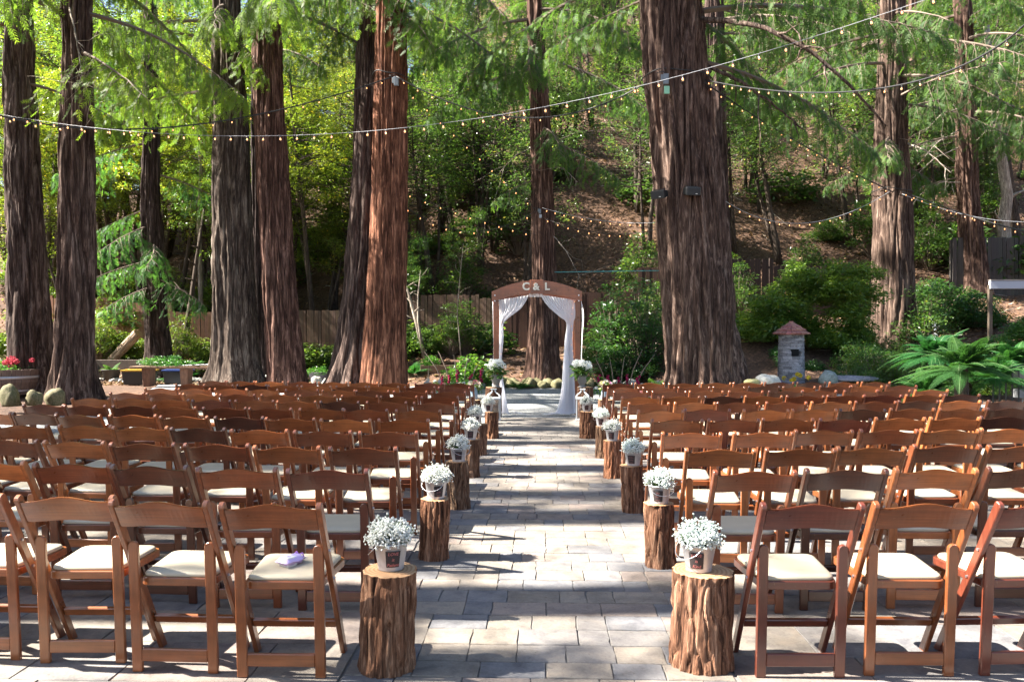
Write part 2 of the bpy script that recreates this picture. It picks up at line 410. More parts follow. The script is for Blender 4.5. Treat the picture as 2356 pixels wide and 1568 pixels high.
def paver_col(r):
    k = r.random(); v = r.uniform(.9, 1.1)
    if k < .46: c = np.array((.222, .20, .172))       # tan
    elif k < .62: c = np.array((.22, .186, .165))     # pinkish
    elif k < .86: c = np.array((.198, .19, .184))    # grey
    else: c = np.array((.155, .158, .168))             # slate blue
    return tuple(c * v)
def pave(parent, x0, x1, y0, y1, rows_d, widths, limit, seed, ragged=0):
    r = np.random.default_rng(seed); cache = {}; y = y0; count = 0; far = MB()
    far_n = 0
    while y < y1:
        d = rows_d * r.choice([1.0, 1.0, 1.0, .82]); x = x0
        while x < x1 - .02:
            w = float(r.choice(widths))
            if x1 - (x + w) < min(widths) * .8: w = x1 - x
            key = (round(w, 2), round(d, 2), int(r.integers(0, 3)))
            if count < limit:
                if key not in cache:
                    V, Q, T = paver_mesh(key[0] - .004, key[1] - .004, hash(key) % 9999)
                    mb = MB(); mb.add(V, Q, T); cache[key] = mb.mesh('paver', (M['paver'],))
                o = obj('paver', cache[key], None, parent, (x + w / 2, y + d / 2, r.normal(0, .0010)), (r.normal(0, .002), r.normal(0, .002), 0), None, paver_col(r))
            else:
                V, Q, T = paver_mesh(w - .004, d - .004, int(r.integers(0, 9999))); far.add(V + np.array((x + w / 2, y + d / 2, r.normal(0, .0010))), Q, T); far_n += 1
            count += 1; x += w
        y += d
    if far_n:
        o = obj('far_pavers', far.mesh('far_pavers', (M['paver'],)), None, parent, color=(.20, .185, .165)); o['kind'] = 'stuff'
aisle = sheet('aisle_path', -.90, .90, 1.2, 15.0, -.008, M['sand']); 
patio_l = sheet('patio', -6.3, -.90, 1.2, 13.2, -.009, M['sand']); patio_r = sheet('patio', .90, 6.6, 1.2, 13.2, -.009, M['sand'])
pave(aisle, -.895, .895, 2.55, 14.95, .212, [.16, .24, .24, .31, .31], 300, 11)
pave(aisle, -.895, .895, 1.25, 2.54, .212, [.16, .24, .31], 0, 12)
pave(patio_l, -6.28, -.905, 1.3, 13.1, .46, [.46, .62, .62, .78], 280, 13)
pave(patio_r, .905, 6.58, 1.3, 13.1, .46, [.46, .62, .62, .78], 280, 14)

# ---- leaf litter: fallen leaves nobody could count
def litter(n, x0, x1, y0, y1, seed, s=.07):
    r = np.random.default_rng(seed); x = r.uniform(x0, x1, n); y = y0 + (y1 - y0) * r.random(n) ** 1.3
    z = H(x, y) - .03
    a = r.uniform(0, 6.28, n); L = r.uniform(.6, 1.4, n) * s; W = L * .42
    ti, tj = r.normal(0, .35, n), r.normal(0, .35, n)
    u = np.stack([np.cos(a), np.sin(a), ti], -1); v = np.stack([-np.sin(a), np.cos(a), tj], -1)
    C = np.stack([x, y, z + .02], -1)
    V = np.stack([C - u * L[:, None], C - v * W[:, None], C + u * L[:, None], C + v * W[:, None]], 1).reshape(-1, 3)
    # sit on the slope
    V[:, 2] = np.maximum(V[:, 2], H(V[:, 0], V[:, 1]) - .035)
    return mesh_np('leaf_litter', V, np.arange(n * 4).reshape(-1, 4), None, (M['litter'],), None, False, r.random(n))
M['litter'] = make_leaf('dry_leaf', [(0, (.09, .05, .03)), (.5, (.20, .115, .065)), (.85, (.33, .21, .12)), (1, (.42, .33, .24))], .15, .8, .2)
stuff(obj('leaf_litter', litter(60000, -26, 30, 24.5, 66, 21, .085)), 'brown fallen leaves strewn over the hillside', 'leaf litter')
stuff(obj('leaf_litter', litter(1500, -6, 6, 2.3, 15, 22, .017)), 'tiny dry leaf scraps dropped on the paving', 'leaf litter')

rk = np.random.default_rng(66); mk = MB()
for _ in range(170):
    y = 26 + 26 * rk.random() ** 1.3; x = rk.uniform(-.5, .6) * y; a = rk.uniform(0, 6.28); L = rk.uniform(.3, 1.4); q = np.linspace(-.5, .5, 5)
    X = x + np.cos(a) * L * q + rk.normal(0, .03, 5); Y_ = y + np.sin(a) * L * q + rk.normal(0, .03, 5); mk.tube(np.stack([X, Y_, H(X, Y_) + rk.uniform(-.02, .08)], -1), np.linspace(.022, .007, 5), 4)
stuff(obj('fallen_sticks', mk.mesh('fallen_sticks', (M['bark_pale'],), True)), 'fallen dead sticks scattered over the leafy slope', 'sticks')

# ---- board fences
def fence(label, p0, p1, height, col, seed, lean=.012, bw=.145):
    r = np.random.default_rng(seed); p0, p1 = np.array(p0, float), np.array(p1, float)
    L = np.linalg.norm(p1 - p0); d = (p1 - p0) / L; ang = math.atan2(d[1], d[0]); n = int(L / bw)
    t = thing('wooden_fence', label, 'fence', (p0[0], p0[1], hz(*p0)))
    base = Vector(t.location)
    mb = MB(); mb.box((0, 0, .5), (bw - .004, .022, 1.0)); bme = mb.mesh('board', (M['board_z'],))
    for i in range(n):
        c = p0 + d * (i + .5) * bw; z = hz(*c); seg = int(i * bw / 2.4); zs = hz(*(p0 + d * (seg + .5) * 2.4))
        top = zs + height + r.normal(0, .012); k = r.uniform(.8, 1.15)
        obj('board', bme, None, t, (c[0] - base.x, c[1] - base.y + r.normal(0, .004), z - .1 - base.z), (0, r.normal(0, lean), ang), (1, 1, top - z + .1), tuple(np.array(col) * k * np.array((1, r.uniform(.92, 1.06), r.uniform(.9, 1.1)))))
    nrm = np.array((-d[1], d[0]))
    for i in range(int(L / 2.4) + 1):
        c = p0 + d * min(L - .06, i * 2.4) + nrm * .09; z = hz(*c)
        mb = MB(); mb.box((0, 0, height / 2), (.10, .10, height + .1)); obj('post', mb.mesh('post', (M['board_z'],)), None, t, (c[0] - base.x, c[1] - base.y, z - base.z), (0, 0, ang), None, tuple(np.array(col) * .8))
        if i < int(L / 2.4):
            for h in (.35, height - .3):
                c2 = p0 + d * (i + .5) * 2.4 + nrm * .045; mb = MB(); mb.box((0, 0, 0), (2.38, .04, .09))
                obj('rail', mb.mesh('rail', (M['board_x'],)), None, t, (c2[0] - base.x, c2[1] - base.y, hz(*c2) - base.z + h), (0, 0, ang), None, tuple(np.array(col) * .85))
    return t
fence('orange board fence behind the bench and storage bins', (-19, 30.4), (-9.6, 29.9), 1.75, (.34, .185, .11), 1)  # sunlit orange tone is put into the board colour
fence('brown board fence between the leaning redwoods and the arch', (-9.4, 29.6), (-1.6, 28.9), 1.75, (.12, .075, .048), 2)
fence('dark reddish board fence running behind the wedding arch', (-1.4, 28.7), (5.4, 28.5), 1.8, (.075, .034, .022), 3)  # boards coloured darker to stand for the canopy shade
fence('shaded dark board fence behind the massive redwood', (6.0, 28.8), (12.6, 29.4), 1.7, (.045, .027, .02), 4)  # shade here is put into the dark board colour
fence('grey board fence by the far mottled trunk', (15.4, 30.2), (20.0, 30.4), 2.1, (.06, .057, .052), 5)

# low retaining boards in the planting beds
def sleeper(label, px, py, Y, L, h=.22, rot=0.0, col=(.12, .075, .05)):
    c = at(px, py, Y); mb = MB(); mb.box((0, 0, h / 2), (L, .07, h)); me = bevel_mesh(mb.mesh('retaining_board', (M['board_x'],)), .008, 1)
    t = thing('retaining_edge', label, 'retaining board', (c.x, c.y, hz(c.x, c.y) - .04), (0, 0, rot)); obj('plank', me, None, t, color=col)
    mp = MB(); mp.box((0, 0, h / 2 + .03), (.08, .08, h + .1)); pm = mp.mesh('stake', (M['board_z'],))
    for s in (-.42, .42): obj('stake', pm, None, t, (s * L, .08, 0), None, None, col)
sleeper('weathered grey sleeper edging the bank below the orange fence', 270, 830, 27.6, 3.2, .34, 0, (.17, .14, .12))
sleeper('dark brown bed edging board left of the arch', 1060, 850, 25.6, 2.6, .26)
sleeper('dark brown bed edging board right of the arch', 1480, 850, 25.2, 3.4, .26)
# ================================================================ trees
def bark_trunk(path, nseg, nrow, ridge=.15, depth=.04, twist=0.0, flare=.55, lobes=5, seed=1):
    """path rows (z, x, y, r) in local metres; fissured bark is real relief"""
    p = np.array(path, float); z0, z1 = p[0, 0], p[-1, 0]
    tz = np.linspace(0, 1, nrow) ** 1.25; zz = z0 + (z1 - z0) * tz
    cx = np.interp(zz, p[:, 0], p[:, 1]); cyy = np.interp(zz, p[:, 0], p[:, 2]); rr = np.interp(zz, p[:, 0], p[:, 3])
    k = np.ones(7) / 7
    pad = lambda a: np.convolve(np.pad(a, 3, mode='edge'), k, 'valid')
    cx, cyy, rr = pad(cx), pad(cyy), pad(rr)
    th = np.linspace(0, 2 * np.pi, nseg, endpoint=False)
    TH, ZZ = np.meshgrid(th, zz); RR = np.repeat(rr[:, None], nseg, 1)
    hb = np.exp(-np.maximum(0, ZZ) / .55)
    rs = np.random.default_rng(seed); ph = rs.uniform(0, 6.28, 3)
    lob = .5 + .5 * np.cos(lobes * TH + ph[0] + .6 * np.sin(2 * TH + ph[1]))
    RR = RR * (1 + flare * hb * (.35 + .9 * lob) + .05 * np.sin(2 * TH + ph[2]) + .03 * np.sin(3 * TH + ZZ * .3))
    K = max(10, int(2 * np.pi * float(np.median(rr)) / ridge))
    w = vnoise(TH / (2 * np.pi) * 6, ZZ * .5, 6, seed + 1) - .5
    u = (TH / (2 * np.pi) + twist * ZZ + .045 * w) * K
    n1 = vnoise(u, ZZ * .55 + 3 * vnoise(u * .5, ZZ * .1, max(4, K // 2), seed + 5), K, seed + 2)
    f1 = np.clip(np.abs(2 * n1 - 1) * 1.7, 0, 1) ** .8
    n2 = vnoise(u * 2, ZZ * 1.9, 2 * K, seed + 3); f2 = np.abs(2 * n2 - 1) ** .8
    n3 = vnoise(u * 2, ZZ * 5, 2 * K, seed + 4)
    RR = RR + depth * (f1 - .65) * 2.2 + depth * .7 * (f2 - .5) + depth * .8 * (n3 - .5)
    V = np.stack([cx[:, None] + RR * np.cos(TH), cyy[:, None] + RR * np.sin(TH), ZZ], -1)
    V = np.concatenate([V, V[:, :1]], 1)
    n, wd = V.shape[0], nseg
    i = np.arange(n - 1)[:, None] * wd; j = np.arange(wd)[None]; kk = (j + 1) % wd
    Q = np.stack([i + j, i + kk, i + wd + kk, i + wd + j], -1).reshape(-1, 4)
    return mesh_np('trunk', V[:, :-1].reshape(-1, 3), Q, None, (M['bark'],), None, True)

# ---- redwood bough: drooping limb, side shoots, flat hanging sprays of needle blades
def blades(C, D, W, L, wid, r):
    """diamond blades: centre-base C, direction D, side W"""
    n = len(C); D = D * L[:, None]; W = W * wid[:, None]
    V = np.stack([C, C + D * .45 - W, C + D, C + D * .45 + W], 1).reshape(-1, 3)
    return V, np.arange(n * 4).reshape(-1, 4), r
def bough(seed, L=4.2, droop=.07, rise=.12, dens=1.0, bare=.22, hang=1.05):
    r = np.random.default_rng(seed); mb = MB()
    s = np.linspace(0, 1, 14); X = s * L; Zl = rise * X - droop * X ** 2; Yl = np.cumsum(r.normal(0, .05, 14)) * s
    P = np.stack([X, Yl, Zl], -1); mb.tube(P, np.linspace(.06, .006, 14) * (L / 4.2), 5, m=1)
    C, D, W, LL, WW, RR = [], [], [], [], [], []
    ns = int(33 * dens * L / 4.2)
    for i in range(ns):
        q = bare + (1 - bare) * (i + r.random()) / ns; p = np.array([np.interp(q, s, P[:, k]) for k in range(3)])
        side = 1 if i % 2 else -1; l2 = (.35 + .9 * math.sin(math.pi * min(1, .25 + q * .72))) * r.uniform(.6, 1.15)
        az = side * r.uniform(.5, 1.25); dirh = np.array((math.cos(az), math.sin(az), 0))
        n2 = 7; tt = np.linspace(0, 1, n2)
        sh = p + np.outer(tt * l2, dirh) * (1 - .35 * hang * tt[:, None]) + np.outer(-(tt ** 1.6) * l2 * hang * r.uniform(.6, 1.2), (0, 0, 1))
        mb.tube(sh, np.linspace(.010, .003, n2), 3, m=1, caps=False)
        base_r = r.random() * .75 + (.25 if r.random() < .04 else 0)
        nsp = int(7 * dens + 3)
        for k in range(nsp):
            f = (k + r.random()) / nsp; c = np.array([np.interp(f, tt, sh[:, a]) for a in range(3)])
            td = sh[min(n2 - 1, int(f * (n2 - 1)) + 1)] - sh[min(n2 - 2, int(f * (n2 - 1)))]; td /= np.linalg.norm(td) + 1e-9
            sd = np.cross(td, (0, 0, 1.0)); sd /= np.linalg.norm(sd) + 1e-9
            ax = td * .55 + sd * r.choice((-1, 1)) * r.uniform(.35, .9) + np.array((0, 0, -1.0)) * r.uniform(.2, .9) + r.normal(0, .12, 3); ax /= np.linalg.norm(ax)
            sl = r.uniform(.16, .34); pn = np.cross(ax, td + r.normal(0, .25, 3)); pn /= np.linalg.norm(pn) + 1e-9; ws = np.cross(ax, pn)
            rv = np.clip(base_r + r.normal(0, .07), 0, 1)
            nb = 5
            for b in range(nb):
                g = (b + .5) / nb
                for sg in (-1, 1):
                    dd = ax * .75 + ws * sg * .72 + r.normal(0, .08, 3)
                    C.append(c + ax * sl * g); D.append(dd); W.append(np.cross(dd, pn)); LL.append(sl * (.42 - .18 * g)); WW.append(.0100); RR.append(rv)
            C.append(c + ax * sl * .05); D.append(ax); W.append(ws); LL.append(sl * 1.15); WW.append(.0095); RR.append(rv)
    V, Q, rr = blades(np.array(C), np.array(D), np.array(W), np.array(LL), np.array(WW), np.array(RR))
    mb.add(V, Q, m=0, r=rr); return mb
NEEDLE_MATS = (M['needle'], M['twig'])
BOUGHS = [bough(100, 3.6, .055, .05), bough(101, 4.6, .07, .16), bough(102, 5.4, .055, .12), bough(103, 2.6, .10, .02, 1.1, .12)]
BOUGH_ME = [b.mesh('bough', NEEDLE_MATS) for b in BOUGHS]
def crown_mb(seed, z0, z1, n, l0=1.15, l1=.45, az_bias=None):
    r = np.random.default_rng(seed); mb = MB()
    for i in range(n):
        f = (i + r.random()) / n; z = z0 + (z1 - z0) * f; sc = (l0 + (l1 - l0) * f) * r.uniform(.75, 1.15)
        az = i * 2.399 + r.normal(0, .35)
        mb.merge(BOUGHS[int(r.integers(0, 4))], Matrix.Translation((0, 0, z)) @ Matrix.Rotation(az, 4, 'Z') @ Matrix.Rotation(r.normal(.02, .14), 4, 'Y') @ Matrix.Rotation(r.normal(0, .2), 4, 'X') @ Matrix.Scale(sc, 4))
    return mb
CROWNS = [crown_mb(200 + k, 0, 15, 9).mesh('crown', NEEDLE_MATS) for k in range(3)]

def redwood(label, pts, Y, seed, ztop=27.0, crown=None, crown_z=9.5, col=(1, 1, 1), ncol=(1, 1, 1), nseg=176, ridge=.085, depth=.044, twist=0.0, flare=.45, lobes=5, boughs=(), cscale=1.0, group=None):
    """pts: sighted (py, px centre, px width) from the base up; trunk stands Y metres away"""
    base = at(pts[0][1], pts[0][0], Y); bz = hz(base.x, Y) - .06
    path = []
    for (py, px, w) in pts:
        q = at(px, py, Y); path.append((q.z - bz, q.x - base.x, 0, w / 1832.4 * Y / 2))
    path.sort()
    if path[0][0] > .05: path.insert(0, (0, path[0][1] - .02, 0, path[0][3] * 1.04))
    else: path[0] = (0.0,) + path[0][1:]
    a, b = path[-2], path[-1]; k = (ztop - b[0]) / max(.5, b[0] - a[0])
    path.append((ztop, b[1] + (b[1] - a[1]) * min(k, 3) * .5, 0, b[3] * .42))
    t = thing('redwood_tree', label, 'redwood', (base.x, Y, bz), group=group)
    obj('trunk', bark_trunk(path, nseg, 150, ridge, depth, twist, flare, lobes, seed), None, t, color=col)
    P = np.array(path)
    if crown is not None:
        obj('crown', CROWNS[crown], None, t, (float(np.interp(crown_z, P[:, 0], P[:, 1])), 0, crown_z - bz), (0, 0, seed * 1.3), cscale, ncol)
    for (kind, py, px_side, az, tilt, sc) in boughs:
        z = at(0, py, Y).z - bz; cx = float(np.interp(z, P[:, 0], P[:, 1]))
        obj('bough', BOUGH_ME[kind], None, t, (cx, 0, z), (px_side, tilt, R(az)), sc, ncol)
    return t
# boughs: (kind, sighted height, roll, azimuth, tilt, size)
redwood('grey-streaked redwood trunk rising right behind the barrel planter', [(905, 74, 84), (760, 67, 84), (600, 60, 76), (300, 48, 64), (0, 44, 56)], 18.6, 1, crown=0, crown_z=8.6, col=(.95, .95, .98), ncol=(1.75, 1.55, .85), boughs=[(1, 60, 0, 200, .1, .9), (0, 190, 0, -10, .25, .8), (2, -60, 0, -70, .2, .9)])  # yellow needle tint carries the backlit brightness of this side
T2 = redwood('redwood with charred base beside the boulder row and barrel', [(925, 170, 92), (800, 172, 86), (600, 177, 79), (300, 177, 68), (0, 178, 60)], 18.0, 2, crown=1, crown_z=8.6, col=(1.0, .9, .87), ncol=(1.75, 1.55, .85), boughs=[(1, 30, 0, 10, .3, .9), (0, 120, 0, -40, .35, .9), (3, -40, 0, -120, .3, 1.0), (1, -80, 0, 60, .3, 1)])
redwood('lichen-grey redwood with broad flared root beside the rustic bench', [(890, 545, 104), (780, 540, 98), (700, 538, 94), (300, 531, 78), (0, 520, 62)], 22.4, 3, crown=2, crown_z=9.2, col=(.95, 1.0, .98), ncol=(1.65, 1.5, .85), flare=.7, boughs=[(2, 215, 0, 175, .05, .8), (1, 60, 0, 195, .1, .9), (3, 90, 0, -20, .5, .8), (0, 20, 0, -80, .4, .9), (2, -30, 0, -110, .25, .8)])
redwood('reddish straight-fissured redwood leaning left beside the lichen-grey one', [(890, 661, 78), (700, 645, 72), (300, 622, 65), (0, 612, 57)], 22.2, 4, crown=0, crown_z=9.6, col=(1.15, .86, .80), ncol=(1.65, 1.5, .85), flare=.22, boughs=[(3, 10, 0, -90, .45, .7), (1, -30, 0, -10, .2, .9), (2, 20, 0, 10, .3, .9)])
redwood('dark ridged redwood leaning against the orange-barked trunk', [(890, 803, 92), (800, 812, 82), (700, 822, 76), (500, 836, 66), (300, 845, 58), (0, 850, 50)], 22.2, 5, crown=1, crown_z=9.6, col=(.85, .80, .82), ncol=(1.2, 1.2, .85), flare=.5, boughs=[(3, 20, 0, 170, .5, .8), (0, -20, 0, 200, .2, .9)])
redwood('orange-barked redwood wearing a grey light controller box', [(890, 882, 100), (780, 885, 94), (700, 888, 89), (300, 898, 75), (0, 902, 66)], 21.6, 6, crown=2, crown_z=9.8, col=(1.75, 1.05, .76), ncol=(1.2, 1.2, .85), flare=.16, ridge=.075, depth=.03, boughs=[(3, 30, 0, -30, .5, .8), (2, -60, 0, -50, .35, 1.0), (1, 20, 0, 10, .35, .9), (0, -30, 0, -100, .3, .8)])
T7 = redwood('massive leaning redwood with twisted bark carrying two black loudspeakers', [(905, 1632, 170), (800, 1617, 166), (750, 1611, 164), (450, 1585, 157), (200, 1556, 146), (0, 1540, 137)], 19.6, 7, crown=0, crown_z=9.6, col=(.98, .88, .84), ncol=(1.05, 1.1, .85), nseg=300, ridge=.115, depth=.062, twist=-.018, flare=.5, lobes=6, boughs=[(2, 60, 0, -8, -.05, 1.15), (2, 150, 0, 12, .18, 1.1), (1, 30, 0, 40, .2, 1.1), (1, -40, 0, -30, .2, 1.0), (0, 0, 0, 165, .25, .9)])
T8 = redwood('slim redwood standing directly behind the wedding arch', [(872, 1248, 78), (760, 1250, 64), (640, 1251, 53), (300, 1243, 44), (60, 1231, 34)], 24.4, 8, ztop=22, crown=1, crown_z=8.4, col=(1.05, .84, .78), ncol=(1.0, 1.1, .85), flare=.35, nseg=144, ridge=.08, depth=.03, cscale=.8, boughs=[(0, 330, 0, -15, .35, .75), (3, 300, 0, -60, .4, .8), (3, 420, 0, 190, .2, .6), (1, 170, 0, 175, .25, .8), (0, 120, 0, -100, .4, .9), (2, 60, 0, 200, .3, .8), (1, 40, 0, -30, .3, .9)])
T9 = redwood('large redwood among the azaleas with light cables tied round it', [(785, 2057, 92), (600, 2055, 86), (450, 2052, 80), (300, 2048, 66), (0, 2054, 48)], 26.2, 9, crown=2, crown_z=8.5, col=(.95, .88, .84), ncol=(1.0, 1.1, .85), flare=.2, ridge=.09, boughs=[(2, 170, 0, 200, .15, .8), (1, 260, 0, -10, .2, .9), (0, 330, 0, -120, .3, .8), (1, 100, 0, 170, .2, 1.0), (2, 120, 0, -40, .25, 1.0), (3, 380, 0, 20, .25, .8), (0, 60, 0, -90, .3, 1.0), (1, 200, 0, -60, .3, .9)])
T10 = redwood('tall redwood near the grey fence and white shelf', [(705, 2246, 66), (600, 2240, 56), (450, 2226, 47), (0, 2214, 36)], 30.4, 10, crown=0, crown_z=9.5, col=(1.0, .84, .78), ncol=(1.0, 1.1, .85), flare=.25, nseg=96, boughs=[(1, 330, 0, 180, .2, .9), (2, 250, 0, 190, .15, .9), (0, 200, 0, -20, .2, .9), (1, 120, 0, -80, .25, 1.0), (2, 60, 0, 150, .2, 1.0), (0, 420, 0, 170, .15, .7), (1, 280, 0, -60, .3, .9)])
redwood('redwood half hidden behind the massive leaning trunk', [(690, 1664, 46), (500, 1652, 44), (200, 1645, 42), (0, 1642, 40)], 30.6, 12, crown=1, crown_z=11.5, col=(.85, .78, .82), ncol=(1.05, 1.1, .85), flare=.15, nseg=96, ridge=.12, boughs=[(1, 100, 0, -20, .2, .9), (0, 40, 0, 10, .2, 1.0), (1, 230, 0, -10, .3, .8)])
redwood('dark redwood beside the storage bins and bench', [(828, 366, 58), (700, 358, 50), (450, 347, 42), (280, 348, 34), (100, 348, 26)], 27.0, 13, ztop=20, crown=2, crown_z=9.0, col=(.55, .52, .55), ncol=(.8, 1.1, 1.0), flare=.4, nseg=96, cscale=.75, boughs=[(0, 600, 0, 200, .25, .7), (0, 640, 0, -30, .25, .7), (3, 560, 0, -60, .25, .9), (0, 480, 0, 170, .25, .7), (3, 520, 0, -110, .3, .9), (0, 400, 0, 10, .25, .8), (3, 660, 0, -110, .2, .8), (0, 330, 0, 190, .25, .9)])
redwood('dark trunk glimpsed between two redwoods past the bench', [(855, 604, 34), (600, 598, 30), (300, 592, 26), (0, 590, 22)], 26.0, 14, ztop=20, crown=0, crown_z=10.0, col=(.4, .38, .42), flare=.2, nseg=64, ridge=.1, cscale=.7)
redwood('distant slim redwood with bare pale trunk up the right slope', [(560, 2108, 24), (300, 2106, 20), (0, 2100, 16)], 36.0, 15, ztop=20, crown=1, crown_z=8.0, col=(1.1, .95, .9), ncol=(1.0, 1.1, .85), flare=.1, nseg=48, ridge=.1, depth=.02, cscale=.75)

# ---- bare limbs and dead twigs
def limb(tree, name, pts, Y, r0, m, twigs=0, seed=0):
    r = np.random.default_rng(seed); o = np.array(tree.location); P = np.array([at(px, py, yy) for (px, py, yy) in [(a, b, Y) if not isinstance(Y, (list, tuple)) else (a, b, Y[i]) for i, (a, b) in enumerate(pts)]]) - o
    t = np.linspace(0, 1, len(P)); tt = np.linspace(0, 1, 18); C = np.stack([np.interp(tt, t, P[:, k]) for k in range(3)], -1); k_ = np.array((.25, .5, .25)); C[1:-1] = sum(C[i:i + 16] * k_[i] for i in range(3)); C += r.normal(0, r0 * .25, C.shape)
    mb = MB(); mb.tube(C, np.linspace(r0, r0 * .3, 18), 7)
    for k in range(twigs):
        i = int(r.integers(4, 17)); d = (C[i] - C[i - 1]) / np.linalg.norm(C[i] - C[i - 1]) * .6 + r.normal(0, .55, 3); L = r.uniform(.25, .8); e = C[i] + d * L; e2 = e + (d + r.normal(0, .5, 3)) * L * .5
        mb.tube([C[i], (C[i] + e) / 2 + r.normal(0, .04, 3), e, e2], [r0 * .4, r0 * .3, r0 * .2, .003], 4)
    return obj(name, mb.mesh(name, (m,), True), None, tree)
limb(T7, 'limb', [(1600, 45), (1680, 48), (1760, 62), (1850, 110), (1940, 180), (2040, 290)], [19.4, 18.6, 18.0, 17.6, 17.5, 17.6], .075, M['bark'], 8, 1)
limb(T7, 'limb', [(1625, 150), (1700, 185), (1780, 240), (1850, 300)], [19.4, 19.0, 19.0, 19.2], .05, M['bark'], 6, 2)
limb(T7, 'limb', [(1590, 12), (1640, -14)], [19.4, 18.8], .05, M['bark'], 0, 3)
limb(T2, 'dead_branch', [(160, 20), (172, 70), (182, 130), (195, 205)], [17.6, 17.3, 17.2, 17.2], .022, M['bark_pale'], 16, 4)
for k, (x0, y0, x1, y1) in enumerate([(2205, 300, 2110, 380), (2205, 340, 2095, 415), (2200, 372, 2100, 330), (2210, 420, 2120, 445), (2205, 250, 2130, 300), (2240, 330, 2300, 300)]): limb(T10, 'dead_branch', [(x0, y0), ((x0 + x1) / 2, (y0 + y1) / 2 - 14), (x1, y1)], [30.2, 29.4, 28.8], .022, M['bark_pale'], 4, 10 + k)
for k, (x0, y0, x1, y1) in enumerate([(1268, 380, 1330, 420), (1270, 330, 1390, 300), (1225, 340, 1150, 395), (1272, 540, 1335, 640)]): limb(T8, 'dead_branch', [(x0, y0), ((x0 + x1) / 2, (y0 + y1) / 2 - 12), (x1, y1)], [24.3, 23.8, 23.5], .016, M['bark_pale'], 5, 20 + k)
limb(T9, 'dead_branch', [(2085, 330), (2130, 345), (2190, 400)], [26.0, 25.0, 24.5], .03, M['bark_pale'], 8, 30)

# ---- redwoods off the left edge whose crowns shade the patio
SPARSE = [crown_mb(230 + k, 0, 12, 8, 1.0, .5).mesh('crown', NEEDLE_MATS) for k in range(2)]
for k, (x, y, cz, sc) in enumerate([(-14.5, 2.2, 7.0, 1.0), (-17.5, 6.8, 8.0, 1.1), (-15.0, 10.8, 8.5, 1.0), (-19.0, 14.5, 9.0, 1.1), (-12.6, 6.0, 9.0, .8), (-11.6, 4.0, 6.5, .75), (-13.2, 8.7, 6.5, .85), (-11.0, 12.6, 7.5, .8)]):
    t = thing('redwood_tree', 'redwood standing beyond the barrel planter, shading the chairs', 'redwood', (x, y, -.05), group='redwoods shading the patio')
    path = [(0, 0, 0, .45), (6, .1, 0, .36), (14, .1, .1, .24), (24, 0, 0, .08)]
    if k == 0: SHTR = bark_trunk(path, 64, 90, .14, .035, 0, .45, 5, 77)
    obj('trunk', SHTR, None, t, rot=(0, 0, k * 1.7)); obj('crown', SPARSE[k % 2], None, t, (0, 0, cz), (0, 0, k * 2.1), sc)

# ---- broadleaf understorey (bay and oak)
def leaf_cards(C, r, L, spread, updown=.35, aspect=.34):
    n = len(C); d = r.normal(0, 1, (n, 3)); d[:, 2] = d[:, 2] * updown - .25; d /= np.linalg.norm(d, axis=1)[:, None]
    nn = r.normal(0, .55, (n, 3)) + np.array((0, 0, 1.0)); w = np.cross(d, nn); w /= np.linalg.norm(w, axis=1)[:, None] + 1e-9
    l = L * r.uniform(.65, 1.3, n); V = np.stack([C, C + d * (l * .5)[:, None] - w * (l * aspect * .5)[:, None], C + d * l[:, None], C + d * (l * .5)[:, None] + w * (l * aspect * .5)[:, None]], 1)
    V[:, 1, 2] += l * .06; V[:, 3, 2] += l * .06
    return V.reshape(-1, 3)
def bay_proto(seed, stems, height, crown_r, nclump, leaf_n, L=.12):
    r = np.random.default_rng(seed); tb = MB(); C = []; RV = []; tw = MB()
    for s in range(stems):
        az = r.uniform(0, 6.28); ln = r.uniform(.08, .26) * (1 if stems > 1 else .6); n = 9; t = np.linspace(0, 1, n)
        h = height * r.uniform(.8, 1.05); bend = r.normal(0, .3, 2)
        P = np.stack([np.cos(az) * (.1 + t * h * ln) + bend[0] * t ** 2, np.sin(az) * (.1 + t * h * ln) + bend[1] * t ** 2, t * h], -1); P += np.cumsum(r.normal(0, .035, (n, 3)), 0) * np.array((1, 1, .2))
        r0 = r.uniform(.07, .13); tb.tube(P, np.linspace(r0, .02, n), 8, m=0)
        for b in range(nclump // stems):
            f = r.uniform(.2 if stems > 3 else .36, 1.0) ** .85; p = np.array([np.interp(f, t, P[:, k]) for k in range(3)])
            a2 = r.uniform(0, 6.28); reach = crown_r * r.uniform(.25, 1.0) * (1.15 - .55 * f); e = p + np.array((math.cos(a2) * reach, math.sin(a2) * reach, r.uniform(-.15, .55) * reach))
            m_ = (p + e) / 2 + r.normal(0, .12, 3); tb.tube([p, m_, e], [.022, .014, .005], 4, m=0, caps=False)
            cr = r.uniform(.28, .62); k = int(leaf_n * (cr / .45) ** 2 * r.uniform(.7, 1.2)); q = r.normal(0, 1, (k, 3)); q /= np.linalg.norm(q, axis=1)[:, None]; q *= (r.random((k, 1)) ** .45) * cr; q[:, 2] *= .6
            C.append(e + q); RV.append(np.clip(r.uniform(.1, .75) + r.normal(0, .16, k) + (.5 * (r.random(k) < .03)), 0, 1))
    C = np.concatenate(C); RV = np.concatenate(RV)
    lb = MB(); V = leaf_cards(C, r, L, 1); lb.add(V, np.arange(len(V)).reshape(-1, 4), m=0, r=RV)
    return tb.mesh('bay_trunk', (M['bark_dark'],), True), lb.mesh('bay_crown', (M['leaf'],)), len(C)
